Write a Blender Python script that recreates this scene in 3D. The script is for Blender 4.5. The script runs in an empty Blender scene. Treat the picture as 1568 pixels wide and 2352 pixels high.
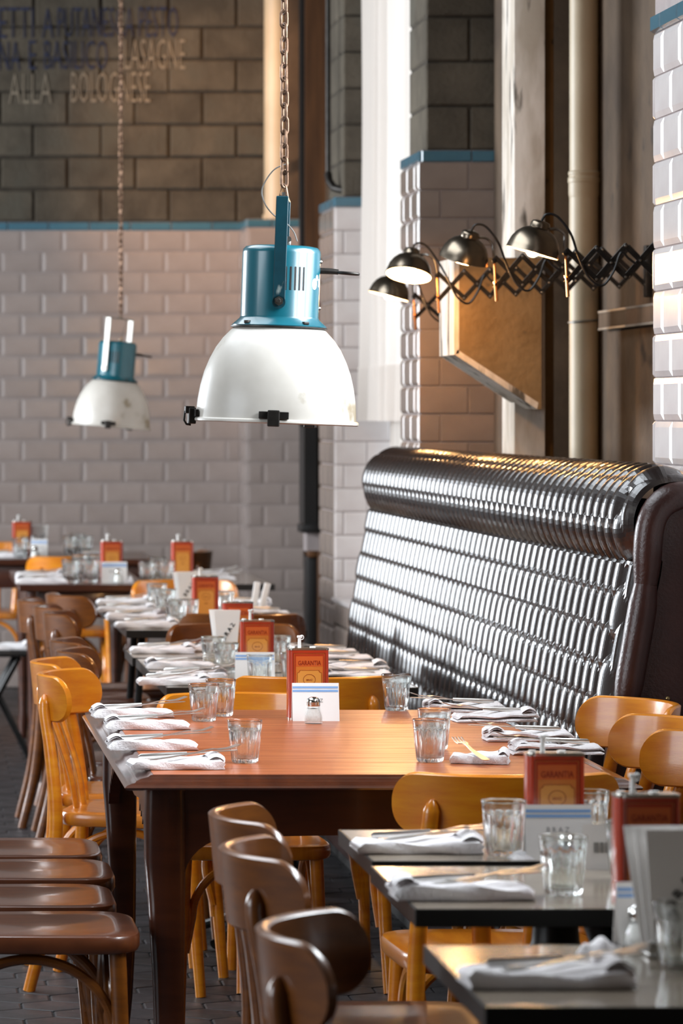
import bpy, bmesh, math, random
from mathutils import Vector, Matrix

random.seed(7)
PI = math.pi
R = math.radians
C = bpy.context.scene.collection
sc = bpy.context.scene

# ------------------------------------------------------------------ camera, light, exposure
FOC, XV, YH, EYE = 9000.0, -230.0, 950.0, 1.46      # focal length in pixels of the 1568 x 2352 frame, principal point, eye height
cam_d = bpy.data.cameras.new('camera')
cam = bpy.data.objects.new('camera', cam_d)
C.objects.link(cam)
cam.location = (0, 0, EYE)
cam.rotation_euler = (R(90), 0, 0)
cam_d.sensor_fit = 'AUTO'
cam_d.sensor_width = 36.0
cam_d.lens = FOC / 2352.0 * 36.0
cam_d.shift_x = (784.0 - XV) / 2352.0
cam_d.shift_y = -(1176.0 - YH) / 2352.0
cam_d.clip_start, cam_d.clip_end = 0.1, 200
cam_d.dof.use_dof = True
cam_d.dof.focus_distance = 8.6
cam_d.dof.aperture_fstop = 8.0
sc.camera = cam

world = bpy.data.worlds.new('sky')
sc.world = world
world.use_nodes = True
wn = world.node_tree.nodes
wn['Background'].inputs[0].default_value = (0.86, 0.93, 1.0, 1)
wn['Background'].inputs[1].default_value = 1.0


def area(name, loc, rot, sx, sy, power, col):
    d = bpy.data.lights.new(name, 'AREA')
    d.shape = 'RECTANGLE'
    d.size, d.size_y = sx, sy
    d.energy = power
    d.color = col
    o = bpy.data.objects.new(name, d)
    C.objects.link(o)
    o.location = loc
    o.rotation_euler = rot
    return o


DAY = (0.88, 0.94, 1.0)
# daylight in the window openings of the left wall (shining +X) and of the right wall (shining -X)
area('daylight_left', (-4.85, 5.0, 2.35), (0, R(-90), 0), 2.7, 3.4, 60, DAY)
area('daylight_left', (-4.85, 15.7, 2.35), (0, R(-90), 0), 2.7, 3.8, 300, DAY)
area('daylight_right', (2.75, 15.55, 2.2), (0, R(90), 0), 3.1, 2.1, 6, DAY)
area('daylight_right', (2.35, 7.2, 2.9), (0, R(90), 0), 1.8, 2.4, 135, DAY)
area('daylight_roof', (-1.0, 9.8, 4.42), (0, 0, 0), 2.6, 4.6, 62, DAY)
# warm spotlight on the ceiling that washes the painted pipe and the block wall at the back
d = bpy.data.lights.new('ceiling_spotlight', 'SPOT')
d.energy, d.color, d.spot_size, d.spot_blend, d.shadow_soft_size = 115, (1.0, 0.55, 0.25), R(46), 0.9, 0.06
o = bpy.data.objects.new('ceiling_spotlight', d)
C.objects.link(o)
o.location = (0.9, 18.6, 4.2)
o.rotation_euler = (Vector((1.75, 20.8, 2.9)) - o.location).to_track_quat('-Z', 'Y').to_euler()

sc.view_settings.view_transform = 'Standard'
sc.view_settings.look = 'None'
sc.view_settings.gamma = 1.0
sc.view_settings.exposure = 1.35
sc.view_settings.use_curve_mapping = False
sc.cycles.use_denoising = True
sc.cycles.sample_clamp_indirect = 6.0
sc.cycles.max_bounces = 10
sc.cycles.transmission_bounces = 10
sc.cycles.blur_glossy = 0.5


# ------------------------------------------------------------------ materials
def lin(h):
    h = h.lstrip('#')
    out = []
    for i in (0, 2, 4):
        c = int(h[i:i + 2], 16) / 255
        out.append(c / 12.92 if c <= 0.04045 else ((c + 0.055) / 1.055) ** 2.4)
    return (*out, 1)


def mat(name, c1, c2=None, scale=6, stretch=(1, 1, 1), detail=4, rough=0.5, rough2=None, bump=0.0, bscale=40, bstretch=(1, 1, 1),
        metal=0.0, coat=0.0, trans=0.0, ior=1.5, rand=0.0, emit=None, estr=0, spec=0.5, spots=None, contrast=(0.35, 0.65), sheen=0, world_pos=False):
    m = bpy.data.materials.new(name)
    m.use_nodes = True
    nt = m.node_tree
    N, L = nt.nodes, nt.links
    b = N['Principled BSDF']
    b.inputs['Base Color'].default_value = lin(c1)
    b.inputs['Roughness'].default_value = rough
    b.inputs['Metallic'].default_value = metal
    b.inputs['IOR'].default_value = ior
    b.inputs['Transmission Weight'].default_value = trans
    b.inputs['Coat Weight'].default_value = coat
    b.inputs['Coat Roughness'].default_value = 0.12
    b.inputs['Specular IOR Level'].default_value = spec
    b.inputs['Sheen Weight'].default_value = sheen
    if emit:
        b.inputs['Emission Color'].default_value = lin(emit)
        b.inputs['Emission Strength'].default_value = estr
    if world_pos:
        tc = N.new('ShaderNodeNewGeometry')
        src = tc.outputs['Position']
    else:
        tc = N.new('ShaderNodeTexCoord')
        src = tc.outputs['Object']
    last = None
    if c2:
        mp = N.new('ShaderNodeMapping')
        mp.inputs['Scale'].default_value = stretch
        L.new(src, mp.inputs['Vector'])
        no = N.new('ShaderNodeTexNoise')
        no.inputs['Scale'].default_value = scale
        no.inputs['Detail'].default_value = detail
        no.inputs['Roughness'].default_value = 0.6
        L.new(mp.outputs[0], no.inputs['Vector'])
        cr = N.new('ShaderNodeValToRGB')
        cr.color_ramp.elements[0].position, cr.color_ramp.elements[1].position = contrast
        cr.color_ramp.elements[0].color, cr.color_ramp.elements[1].color = lin(c1), lin(c2)
        L.new(no.outputs['Fac'], cr.inputs[0])
        last = cr.outputs[0]
        if rough2 is not None:
            mr = N.new('ShaderNodeMapRange')
            mr.inputs[1].default_value, mr.inputs[2].default_value = 0.3, 0.7
            mr.inputs[3].default_value, mr.inputs[4].default_value = rough, rough2
            L.new(no.outputs['Fac'], mr.inputs[0])
            L.new(mr.outputs[0], b.inputs['Roughness'])
    if spots:
        colr, sscale, thr, sstretch = spots
        mp2 = N.new('ShaderNodeMapping')
        mp2.inputs['Scale'].default_value = sstretch
        L.new(src, mp2.inputs['Vector'])
        n2 = N.new('ShaderNodeTexNoise')
        n2.inputs['Scale'].default_value = sscale
        n2.inputs['Detail'].default_value = 6
        L.new(mp2.outputs[0], n2.inputs['Vector'])
        r2 = N.new('ShaderNodeValToRGB')
        r2.color_ramp.elements[0].position, r2.color_ramp.elements[1].position = thr, thr + 0.07
        L.new(n2.outputs['Fac'], r2.inputs[0])
        mx = N.new('ShaderNodeMix')
        mx.data_type = 'RGBA'
        L.new(r2.outputs[0], mx.inputs[0])
        if last:
            L.new(last, mx.inputs[6])
        else:
            mx.inputs[6].default_value = lin(c1)
        mx.inputs[7].default_value = lin(colr)
        last = mx.outputs[2]
    if rand:
        oi = N.new('ShaderNodeObjectInfo')
        mr = N.new('ShaderNodeMapRange')
        mr.inputs[3].default_value, mr.inputs[4].default_value = 1 - rand, 1 + rand
        L.new(oi.outputs['Random'], mr.inputs[0])
        hs = N.new('ShaderNodeHueSaturation')
        L.new(mr.outputs[0], hs.inputs['Value'])
        if last:
            L.new(last, hs.inputs['Color'])
        else:
            hs.inputs['Color'].default_value = lin(c1)
        last = hs.outputs[0]
    if last:
        L.new(last, b.inputs['Base Color'])
    if bump:
        mp = N.new('ShaderNodeMapping')
        mp.inputs['Scale'].default_value = bstretch
        L.new(src, mp.inputs['Vector'])
        n3 = N.new('ShaderNodeTexNoise')
        n3.inputs['Scale'].default_value = bscale
        n3.inputs['Detail'].default_value = 5
        L.new(mp.outputs[0], n3.inputs['Vector'])
        bp = N.new('ShaderNodeBump')
        bp.inputs['Strength'].default_value = bump
        bp.inputs['Distance'].default_value = 0.01
        L.new(n3.outputs['Fac'], bp.inputs['Height'])
        L.new(bp.outputs[0], b.inputs['Normal'])
    return m


M = {}
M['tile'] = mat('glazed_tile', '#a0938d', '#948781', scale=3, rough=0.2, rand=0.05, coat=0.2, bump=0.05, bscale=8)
M['tile_shaded'] = mat('glazed_tile_shaded', '#85776e', '#786a61', scale=3, rough=0.2, rand=0.05, coat=0.2)  # same tile made darker, the piers' shade put into its colour
M['tile_lit'] = mat('glazed_tile_lit', '#d3cdcb', '#c5bcba', scale=3, rough=0.24, rand=0.04, coat=0.15, bump=0.06, bscale=10)  # same tile made paler, window light on these faces put into the colour
M['blue'] = mat('blue_glazed_tile', '#466f80', '#3d6373', scale=4, rough=0.2, rand=0.08, coat=0.2)
M['grout'] = mat('grout', '#9d9290', '#938886', scale=20, rough=0.9)
M['block'] = mat('concrete_block', '#585044', '#443d33', scale=5, rough=0.95, rand=0.12, bump=0.6, bscale=60, spots=('#4f4a40', 2.2, 0.6, (1, 1, 1)))
M['mortar'] = mat('mortar', '#3f382f', '#332d26', scale=20, rough=1.0, bump=0.5, bscale=50)
M['concrete'] = mat('bare_concrete', '#5c4a38', '#443527', scale=3, rough=0.85, bump=0.4, bscale=30, spots=('#33291f', 5, 0.62, (1, 1, 1)))
M['corbel'] = mat('corbel_concrete', '#7d6442', '#684f2c', scale=4, rough=0.8, bump=0.3, bscale=40, spots=('#40331f', 16, 0.66, (1, 1, 1)))
M['column'] = mat('weathered_column', '#dbd1c6', '#b5a898', scale=4, stretch=(2, 2, 0.5), rough=0.8, bump=0.4, bscale=20,
                  spots=('#4c453c', 9, 0.58, (2, 2, 0.35)), contrast=(0.4, 0.6))
M['pipe'] = mat('painted_pipe', '#cfbfa4', '#bba98c', scale=2, rough=0.45)
M['plaster'] = mat('plaster_wall', '#6f665d', '#645b52', scale=2, rough=0.9)
M['ceiling'] = mat('ceiling_paint', '#4f4b46', '#45413c', scale=2, rough=0.9)
M['brown_wood'] = mat('brown_frame_wood', '#6b4424', '#4c2e16', scale=3, stretch=(6, 6, 0.5), rough=0.5)
M['black_wood'] = mat('black_frame', '#171413', '#0f0d0c', scale=8, rough=0.5)
M['frame'] = mat('window_frame_paint', '#d9d9d6', rough=0.5)
M['floor_grout'] = mat('floor_grout', '#161415', rough=0.9)
M['hex'] = mat('dark_floor_tile', '#333235', '#272527', scale=6, rough=0.34, rough2=0.55, rand=0.18, bump=0.25, bscale=14, spots=('#565254', 22, 0.66, (1, 3, 1)))
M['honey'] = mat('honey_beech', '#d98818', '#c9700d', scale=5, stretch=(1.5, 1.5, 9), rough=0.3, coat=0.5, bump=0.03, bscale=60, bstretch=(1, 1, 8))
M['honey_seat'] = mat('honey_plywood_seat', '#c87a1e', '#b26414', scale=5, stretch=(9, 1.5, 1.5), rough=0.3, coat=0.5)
M['shaded_chair'] = mat('shaded_beech', '#74400d', '#5a2e07', scale=5, stretch=(1.5, 1.5, 9), rough=0.32, coat=0.5)  # honey beech darkened, shade on these chairs put into the colour
M['shaded_seat'] = mat('shaded_plywood_seat', '#5f321a', '#492412', scale=5, stretch=(9, 1.5, 1.5), rough=0.3, coat=0.6)  # browner copy of the honey seat, with shade in its colour
M['mahog'] = mat('red_brown_board', '#ad5c2e', '#86431f', scale=3.2, stretch=(1.2, 12, 12), rough=0.28, rough2=0.38, spec=0.35, rand=0.1, contrast=(0.3, 0.7))
M['mahog_d'] = mat('dark_mahogany', '#45200f', '#331509', scale=4, stretch=(1, 6, 6), rough=0.3, coat=0.4)
M['mahog_e'] = mat('polished_mahogany_edge', '#4f2511', '#3b190a', scale=4, stretch=(6, 1, 6), rough=0.16, coat=1.0, spec=0.8)
M['laminate'] = mat('grey_laminate', '#988b7b', '#867a6b', scale=5, stretch=(1, 4, 1), rough=0.13, coat=0.3)
M['edge'] = mat('table_edge', '#2a2927', rough=0.3, metal=0.3)
M['iron'] = mat('black_iron', '#141414', '#1c1b1a', scale=20, rough=0.35, metal=0.6)
M['leather'] = mat('brown_leather_tufted', '#1d120f', '#180e0b', scale=8, rough=0.24, bump=0.04, bscale=180, spec=0.9, coat=0.3)
M['leather_b'] = mat('brown_leather_border', '#3d201a', '#2f1713', scale=8, rough=0.33, bump=0.12, bscale=160, spec=0.6)
M['brass'] = mat('brass_button', '#b39a6b', rough=0.3, metal=1)
M['teal'] = mat('teal_enamel', '#0e5a68', '#0b4e5b', scale=4, rough=0.28, coat=0.4, spots=('#6d7b45', 26, 0.72, (1, 1, 1)))
M['teal_d'] = mat('teal_bracket', '#0d3a45', '#0a2c35', scale=12, rough=0.35, coat=0.3, spots=('#7d8784', 30, 0.7, (1, 1, 0.5)))
M['enamel'] = mat('worn_white_enamel', '#c4bfb7', '#b3ada4', scale=5, rough=0.33, rough2=0.45, coat=0.1, spots=('#8a7d66', 9, 0.62, (1, 1, 1)))
M['enamel_in'] = mat('reflector_inside', '#c9c6c0', rough=0.35)
M['steel'] = mat('worn_steel', '#a8a5a0', '#8f8c86', scale=30, rough=0.3, metal=1)
M['grey_steel'] = mat('grey_bracket', '#9c9a94', '#86847e', scale=20, rough=0.4, metal=0.6)
M['darksteel'] = mat('dark_clip_steel', '#3c3936', '#2d2a28', scale=30, rough=0.45, metal=0.8)
M['chain'] = mat('rusty_chain', '#8c6f5a', '#5a4436', scale=60, rough=0.45, metal=0.75)
M['cable'] = mat('black_cable', '#100f0f', rough=0.4)
M['cable_g'] = mat('grey_cable', '#5f5b56', rough=0.5)
M['lampmetal'] = mat('brushed_nickel', '#8d8273', '#7a6f61', scale=12, stretch=(1, 1, 0.2), rough=0.27, metal=1)
M['warm_metal'] = mat('warm_lit_metal', '#c98a55', rough=0.25, metal=1)  # copper tone carries the warm lamp light on rod and nut
M['inner_white'] = mat('lamp_inner_enamel', '#f3e6d0', rough=0.5)
M['bulb'] = mat('lit_bulb', '#ffffff', emit='#ffcf8f', estr=22)
M['glass'] = mat('clear_glass', '#f7fbfa', rough=0.0, trans=1.0, ior=1.46)
M['pane'] = mat('window_glass', '#ffffff', rough=0.0, trans=1.0, ior=1.01)
M['water'] = mat('water', '#ffffff', rough=0.0, trans=1.0, ior=1.33)
M['salt'] = mat('salt', '#f2eeea', '#e4ded8', scale=200, rough=0.9)
M['chrome'] = mat('chrome', '#d8d6d2', rough=0.12, metal=1)
M['cloth'] = mat('white_cotton', '#efecec', '#e6e1e3', scale=30, rough=0.95, bump=0.35, bscale=240, sheen=0.2)
M['paper'] = mat('white_paper', '#f2efec', rough=0.7)
M['paper_b'] = mat('blue_print', '#86aee0', rough=0.7)
M['ink'] = mat('black_print', '#1c1a1a', rough=0.7)
M['ink_g'] = mat('grey_print', '#8d8a86', rough=0.7)
M['tin_red'] = mat('tin_red_print', '#b33a1c', '#a8341a', scale=6, rough=0.25, coat=0.5)
M['tin_dark'] = mat('tin_dark_red_print', '#8a2713', rough=0.25, coat=0.5)
M['tin_orange'] = mat('tin_orange_print', '#d07a2e', '#c56c26', scale=6, rough=0.28, coat=0.5)
M['tin_band'] = mat('tin_band_print', '#cc5f28', rough=0.26, coat=0.5)
M['tin_ochre'] = mat('tin_ochre_print', '#dc9440', rough=0.28, coat=0.5)
M['tin_metal'] = mat('tin_rim', '#d5d0c8', rough=0.2, metal=1)
M['spout'] = mat('white_spout', '#e9e7e4', rough=0.35)
M['curtain'] = None
M['paint_blue'] = mat('faded_blue_lettering', '#2b2f45', rough=0.95)
M['paint_pale'] = mat('faded_pale_lettering', '#847868', rough=0.95)
M['paint_ice'] = mat('faded_ice_lettering', '#8f9aa0', rough=0.95)
M['sticker'] = mat('white_sticker', '#eef3f3', rough=0.4)
M['ground'] = mat('street_paving', '#8f8d88', '#7d7b76', scale=1, rough=0.9)


def thin_glass(m, share):
    """part of the light goes straight through, as it does through a thin wall of glass"""
    nt = m.node_tree
    N, L = nt.nodes, nt.links
    tr = N.new('ShaderNodeBsdfTransparent')
    tr.inputs[0].default_value = (0.97, 0.98, 0.98, 1)
    mx = N.new('ShaderNodeMixShader')
    mx.inputs[0].default_value = share
    L.new(N['Principled BSDF'].outputs[0], mx.inputs[1])
    L.new(tr.outputs[0], mx.inputs[2])
    L.new(mx.outputs[0], N['Material Output'].inputs[0])


thin_glass(M['glass'], 0.12)
M['jar'] = mat('jar_glass', '#f7fbfa', rough=0.02, trans=1.0, ior=1.3)
thin_glass(M['jar'], 0.8)


def curtain_mat():
    m = bpy.data.materials.new('sheer_curtain_cloth')
    m.use_nodes = True
    nt = m.node_tree
    N, L = nt.nodes, nt.links
    N.remove(N['Principled BSDF'])
    out = N['Material Output']
    d = N.new('ShaderNodeBsdfDiffuse')
    d.inputs[0].default_value = lin('#cdc5be')
    t = N.new('ShaderNodeBsdfTranslucent')
    t.inputs[0].default_value = lin('#f4ece4')
    mx = N.new('ShaderNodeMixShader')
    mx.inputs[0].default_value = 0.3
    L.new(d.outputs[0], mx.inputs[1])
    L.new(t.outputs[0], mx.inputs[2])
    L.new(mx.outputs[0], out.inputs[0])
    return m


M['curtain'] = curtain_mat()


# ------------------------------------------------------------------ mesh helpers
class MB:
    def __init__(self):
        self.v, self.f = [], []

    def add(self, vs, fs, mtx=None):
        o = len(self.v)
        for p in vs:
            p = Vector(p)
            self.v.append(tuple(mtx @ p if mtx else p))
        self.f += [tuple(i + o for i in f) for f in fs]
        return self

    def box(self, x0, x1, y0, y1, z0, z1, mtx=None):
        vs = [(x, y, z) for z in (z0, z1) for y in (y0, y1) for x in (x0, x1)]
        fs = [(0, 2, 3, 1), (4, 5, 7, 6), (0, 1, 5, 4), (2, 6, 7, 3), (0, 4, 6, 2), (1, 3, 7, 5)]
        return self.add(vs, fs, mtx)

    def rbox(self, x0, x1, y0, y1, z0, z1, r=0.004, seg=2, mtx=None):
        bm = bmesh.new()
        bmesh.ops.create_cube(bm, size=1)
        for v in bm.verts:
            v.co = Vector(((x0 + x1) / 2 + v.co.x * (x1 - x0), (y0 + y1) / 2 + v.co.y * (y1 - y0), (z0 + z1) / 2 + v.co.z * (z1 - z0)))
        bmesh.ops.bevel(bm, geom=list(bm.edges), offset=r, segments=seg, affect='EDGES', profile=0.5)
        bm.verts.index_update()
        self.add([v.co.copy() for v in bm.verts], [[v.index for v in f.verts] for f in bm.faces], mtx)
        bm.free()
        return self

    def tube(self, path, rad, n=10, caps=True, mtx=None, closed=False, flat=1.0):
        path = [Vector(p) for p in path]
        k = len(path)
        if not hasattr(rad, '__len__'):
            rad = [rad] * k
        tang = []
        for i in range(k):
            if closed:
                t = path[(i + 1) % k] - path[i - 1]
            else:
                t = path[min(i + 1, k - 1)] - path[max(i - 1, 0)]
            tang.append(t.normalized())
        ref = Vector((0, 0, 1)) if abs(tang[0].z) < 0.9 else Vector((1, 0, 0))
        nrm = (ref - tang[0] * ref.dot(tang[0])).normalized()
        vs, fs = [], []
        for i in range(k):
            nrm = (nrm - tang[i] * nrm.dot(tang[i])).normalized()
            bi = tang[i].cross(nrm)
            for j in range(n):
                a = 2 * PI * j / n
                vs.append(path[i] + (nrm * math.cos(a) + bi * math.sin(a) * flat) * rad[i])
        for i in range(k if closed else k - 1):
            for j in range(n):
                a, b = i * n + j, i * n + (j + 1) % n
                c, d = ((i + 1) % k) * n + (j + 1) % n, ((i + 1) % k) * n + j
                fs.append((a, b, c, d))
        if caps and not closed:
            fs.append(tuple(range(n - 1, -1, -1)))
            fs.append(tuple(range((k - 1) * n, k * n)))
        return self.add(vs, fs, mtx)

    def lathe(self, prof, n=32, mtx=None, flute=None, closed=False):
        vs, fs = [], []
        k = len(prof)
        for i, (r, z) in enumerate(prof):
            for j in range(n):
                a = 2 * PI * j / n
                rr = r * (flute(i, a) if flute else 1)
                vs.append((rr * math.cos(a), rr * math.sin(a), z))
        for i in range(k if closed else k - 1):
            for j in range(n):
                i2 = (i + 1) % k
                fs.append((i * n + j, i * n + (j + 1) % n, i2 * n + (j + 1) % n, i2 * n + j))
        return self.add(vs, fs, mtx)

    def prism(self, poly, h0, h1, mtx=None):
        """polygon in XY (counter-clockwise) between z = h0 and h1"""
        n = len(poly)
        vs = [(x, y, h0) for x, y in poly] + [(x, y, h1) for x, y in poly]
        fs = [tuple(range(n - 1, -1, -1)), tuple(range(n, 2 * n))]
        fs += [(i, (i + 1) % n, n + (i + 1) % n, n + i) for i in range(n)]
        return self.add(vs, fs, mtx)

    def grid(self, fn, nu, nv, mtx=None, flip=False):
        vs = [fn(i / nu, j / nv) for j in range(nv + 1) for i in range(nu + 1)]
        fs = []
        for j in range(nv):
            for i in range(nu):
                a = j * (nu + 1) + i
                q = (a, a + 1, a + nu + 2, a + nu + 1)
                fs.append(q[::-1] if flip else q)
        return self.add(vs, fs, mtx)

    def mesh(self, name, m=None, ang=35):
        me = bpy.data.meshes.new(name)
        me.from_pydata(self.v, [], self.f)
        me.update()
        if ang:
            me.shade_smooth()
            me.set_sharp_from_angle(angle=R(ang))
        if m is not None:
            me.materials.append(M[m] if isinstance(m, str) else m)
        return me

    def build(self, name, m, parent=None, ang=35, loc=None):
        return obj(name, self.mesh(name, m, ang), parent, loc)


def obj(name, me, parent=None, loc=None, rot=None, mtx=None):
    o = bpy.data.objects.new(name, me)
    C.objects.link(o)
    if parent:
        o.parent = parent
    if mtx is not None:
        o.matrix_local = mtx
    else:
        if loc is not None:
            o.location = loc
        if rot is not None:
            o.rotation_euler = rot
    return o


def tag(o, label=None, cat=None, group=None, kind=None):
    for k, v in (('label', label), ('category', cat), ('group', group), ('kind', kind)):
        if v:
            o[k] = v
    return o


def thing(name, label, cat, loc=(0, 0, 0), rz=0.0, group=None, scale=1.0, rot=None):
    o = bpy.data.objects.new(name, None)
    C.objects.link(o)
    o.empty_display_size = 0.1
    o.location = loc
    o.rotation_euler = rot if rot else (0, 0, rz)
    o.scale = (scale,) * 3
    return tag(o, label, cat, group)


def assemble(proto, root, override=None):
    """proto: list of (name, mesh, children); makes parts and sub-parts under root sharing the meshes"""
    def rec(items, par):
        for nm, me, ch in items:
            o = obj(nm, me, par)
            if override and me.materials and me.materials[0].name in override:
                o.material_slots[0].link = 'OBJECT'
                o.material_slots[0].material = M[override[me.materials[0].name]]
            rec(ch, o)
    rec(proto, root)
    return root


def on(u, v, z):
    """point at height z seen from the camera position in direction (u, v)"""
    y = FOC * (EYE - z) / (v - YH)
    return Vector(((u - XV) / FOC * y, y, z))


def arc(cx, cz, r, a0, a1, n):
    return [(cx + r * math.cos(R(a0 + (a1 - a0) * i / n)), cz + r * math.sin(R(a0 + (a1 - a0) * i / n))) for i in range(n + 1)]


_txt = {}


def text_mesh(s, h, wfac, m, bold=0.0, depth=0.0004, spacing=1.0, align='CENTER'):
    """flat lettering in XZ, cap height h, reading along +X, facing -Y"""
    key = (s, h, wfac, m, bold, spacing, align)
    if key in _txt:
        return _txt[key]
    cu = bpy.data.curves.new('lettering', 'FONT')
    cu.body = s
    cu.align_x = align
    cu.size = 1.0
    cu.offset = bold
    cu.space_character = spacing
    cu.extrude = 0.0
    cu.resolution_u = 2
    o = bpy.data.objects.new('lettering', cu)
    C.objects.link(o)
    bpy.context.view_layer.update()
    me = bpy.data.meshes.new_from_object(o.evaluated_get(bpy.context.evaluated_depsgraph_get()))
    bpy.data.objects.remove(o)
    bpy.data.curves.remove(cu)
    k = h / 0.7
    for v in me.vertices:
        x, y = v.co.x, v.co.y
        v.co = Vector((x * k * wfac, 0, y * k))
    me.materials.clear()
    me.materials.append(M[m])
    _txt[key] = me
    return me


# ------------------------------------------------------------------ tiled faces
_tm = {}


def tile_mesh(w, h, d, bev, m):
    key = (round(w, 3), round(h, 3), d, bev, m)
    if key in _tm:
        return _tm[key]
    b = min(bev, w * 0.35, h * 0.35)
    z1 = d * 0.35
    vs = []
    for z, i in ((-0.004, 0), (z1, 0), (d, b)):
        x0, y0 = -w / 2 + i, -h / 2 + i
        vs += [(x0, y0, z), (-x0, y0, z), (-x0, -y0, z), (x0, -y0, z)]
    fs = [(8, 9, 10, 11)]
    for k in (0, 4):
        for i in range(4):
            j = (i + 1) % 4
            fs.append((k + i, k + j, k + 4 + j, k + 4 + i))
    me = MB().add(vs, fs).mesh('tile', m, ang=None)
    _tm[key] = me
    return me


def tile_face(parent, org, ax, nrm, width, z0, z1, th, tw, m, name='tile', joint=0.004, d=0.008, bev=0.011, off=0.0, ragged=0.0):
    """running bond of tiles on the face that starts at org, runs along ax and looks along nrm"""
    ax, nrm = Vector(ax), Vector(nrm)
    up = Vector((0, 0, 1))
    rows = int(round((z1 - z0) / th))
    for r in range(rows):
        zc = z1 - (r + 0.5) * th
        x = -((r % 2) * 0.5 + off) % 1.0 * tw - tw
        while x < width:
            a, b = max(x, 0), min(x + tw, width)
            if b - a > joint * 3:
                c = Vector(org) + ax * ((a + b) / 2) + up * zc
                c.z = zc
                mt = Matrix((ax, up, nrm)).transposed().to_4x4()
                if ragged:
                    mt = mt @ Matrix.Rotation(random.uniform(-ragged, ragged), 4, 'X') @ Matrix.Rotation(random.uniform(-ragged, ragged), 4, 'Y')
                mt.translation = c
                obj(name, tile_mesh(b - a - joint, th - joint, d, bev, m), parent, mtx=mt)
            x += tw


def structure(o):
    o['kind'] = 'structure'
    return o


# ------------------------------------------------------------------ the setting
ZC = 4.3
# floor with hexagonal tiles
floor = structure(MB().box(-5.2, 3.2, -1.7, 21.3, -0.15, -0.004).build('floor', 'floor_grout', ang=None))
HX = 0.15
hexpoly = [(HX / math.sqrt(3) * 0.965 * math.cos(R(90 + 60 * i)), HX / math.sqrt(3) * 0.965 * math.sin(R(90 + 60 * i))) for i in range(6)]
hex_me = []
for k in range(3):
    inner = [(x * 0.95, y * 0.95) for x, y in hexpoly]
    mb = MB()
    vs = [(x, y, -0.02) for x, y in hexpoly] + [(x, y, -0.0015) for x, y in hexpoly] + [(x, y, 0.0) for x, y in inner]
    fs = [tuple(range(12, 18))]
    for b in (0, 6):
        fs += [(b + i, b + (i + 1) % 6, b + 6 + (i + 1) % 6, b + 6 + i) for i in range(6)]
    hex_me.append(mb.add(vs, fs).mesh('floor_tile', 'hex', ang=None))
cells = []
dy = HX * math.sqrt(3) / 2
for j in range(int(21.0 / dy)):
    y = 2.0 + j * dy
    if y > 20.8:
        break
    i0, i1 = int(-0.9 / HX), int(2.2 / HX)
    for i in range(i0, i1):
        cells.append((i * HX + (j % 2) * HX / 2, y))
vis = []
for x, y in cells:
    u, v = XV + FOC * x / y, YH + FOC * EYE / y
    # the stretches of floor the room leaves open to view
    if (-80 < u < 150 and v < 2000) or (-80 < u < 330 and 1850 < v < 2420) or (360 < u < 660 and 2050 < v < 2420) or (860 < u < 1010 and 2050 < v < 2300):
        vis.append((y, x))
vis.sort()
show = set((x, y) for y, x in vis[:300])
rest = MB()
for x, y in cells:
    t = random.uniform(-0.004, 0.004), random.uniform(-0.004, 0.004)
    if (x, y) in show:
        o = obj('floor_tile', hex_me[0], floor, (x, y, random.uniform(-0.0012, 0.0004)), (t[0], t[1], 0))
    else:
        rest.prism(hexpoly, -0.02, 0.0, Matrix.Translation((x, y, random.uniform(-0.0012, 0.0004))) @ Matrix.Rotation(t[0], 4, 'X'))
ro = rest.build('floor_tiling', 'hex', floor, ang=None)
ro['kind'] = 'stuff'

ce = MB()
for x0, x1, y0, y1 in ((-5.2, 3.2, -1.7, 7.4), (-5.2, 3.2, 12.2, 21.3), (-5.2, -2.4, 7.4, 12.2), (0.4, 3.2, 7.4, 12.2)):
    ce.box(x0, x1, y0, y1, ZC, ZC + 0.15)
structure(ce.build('ceiling', 'ceiling', ang=None))
sk = MB().box(-2.4, -2.34, 7.4, 12.2, ZC + 0.02, ZC + 0.1).box(0.34, 0.4, 7.4, 12.2, ZC + 0.02, ZC + 0.1)
for i in range(5):
    sk.box(-2.34, 0.34, 7.4 + 1.185 * i, 7.46 + 1.185 * i, ZC + 0.02, ZC + 0.1)
structure(sk.build('window_5', 'frame', ang=None))
structure(MB().box(-5.2, 3.2, -1.7, -1.5, 0, ZC).build('wall_front', 'plaster', ang=None))

# left wall with two tall windows, never in the frame but lighting the room
wl = MB()
for y0, y1, z0, z1 in ((-1.7, 3.2, 0, ZC), (6.8, 13.7, 0, ZC), (17.7, 21.2, 0, ZC), (3.2, 6.8, 0, 0.95), (3.2, 6.8, 3.75, ZC), (13.7, 17.7, 0, 0.95), (13.7, 17.7, 3.75, ZC)):
    wl.box(-5.2, -4.95, y0, y1, z0, z1)
structure(wl.build('wall_left', 'plaster', ang=None))
for k, (y0, y1, n) in enumerate(((3.2, 6.8, 4), (13.7, 17.7, 4))):
    w = MB()
    w.box(-5.15, -5.08, y0, y1, 0.95, 1.02).box(-5.15, -5.08, y0, y1, 3.68, 3.75)
    for i in range(n + 1):
        yy = y0 + (y1 - y0) * i / n
        w.box(-5.15, -5.08, yy - 0.03, yy + 0.03, 0.95, 3.75)
    structure(w.build('window_%d' % (k + 2), 'frame', ang=None))

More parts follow.
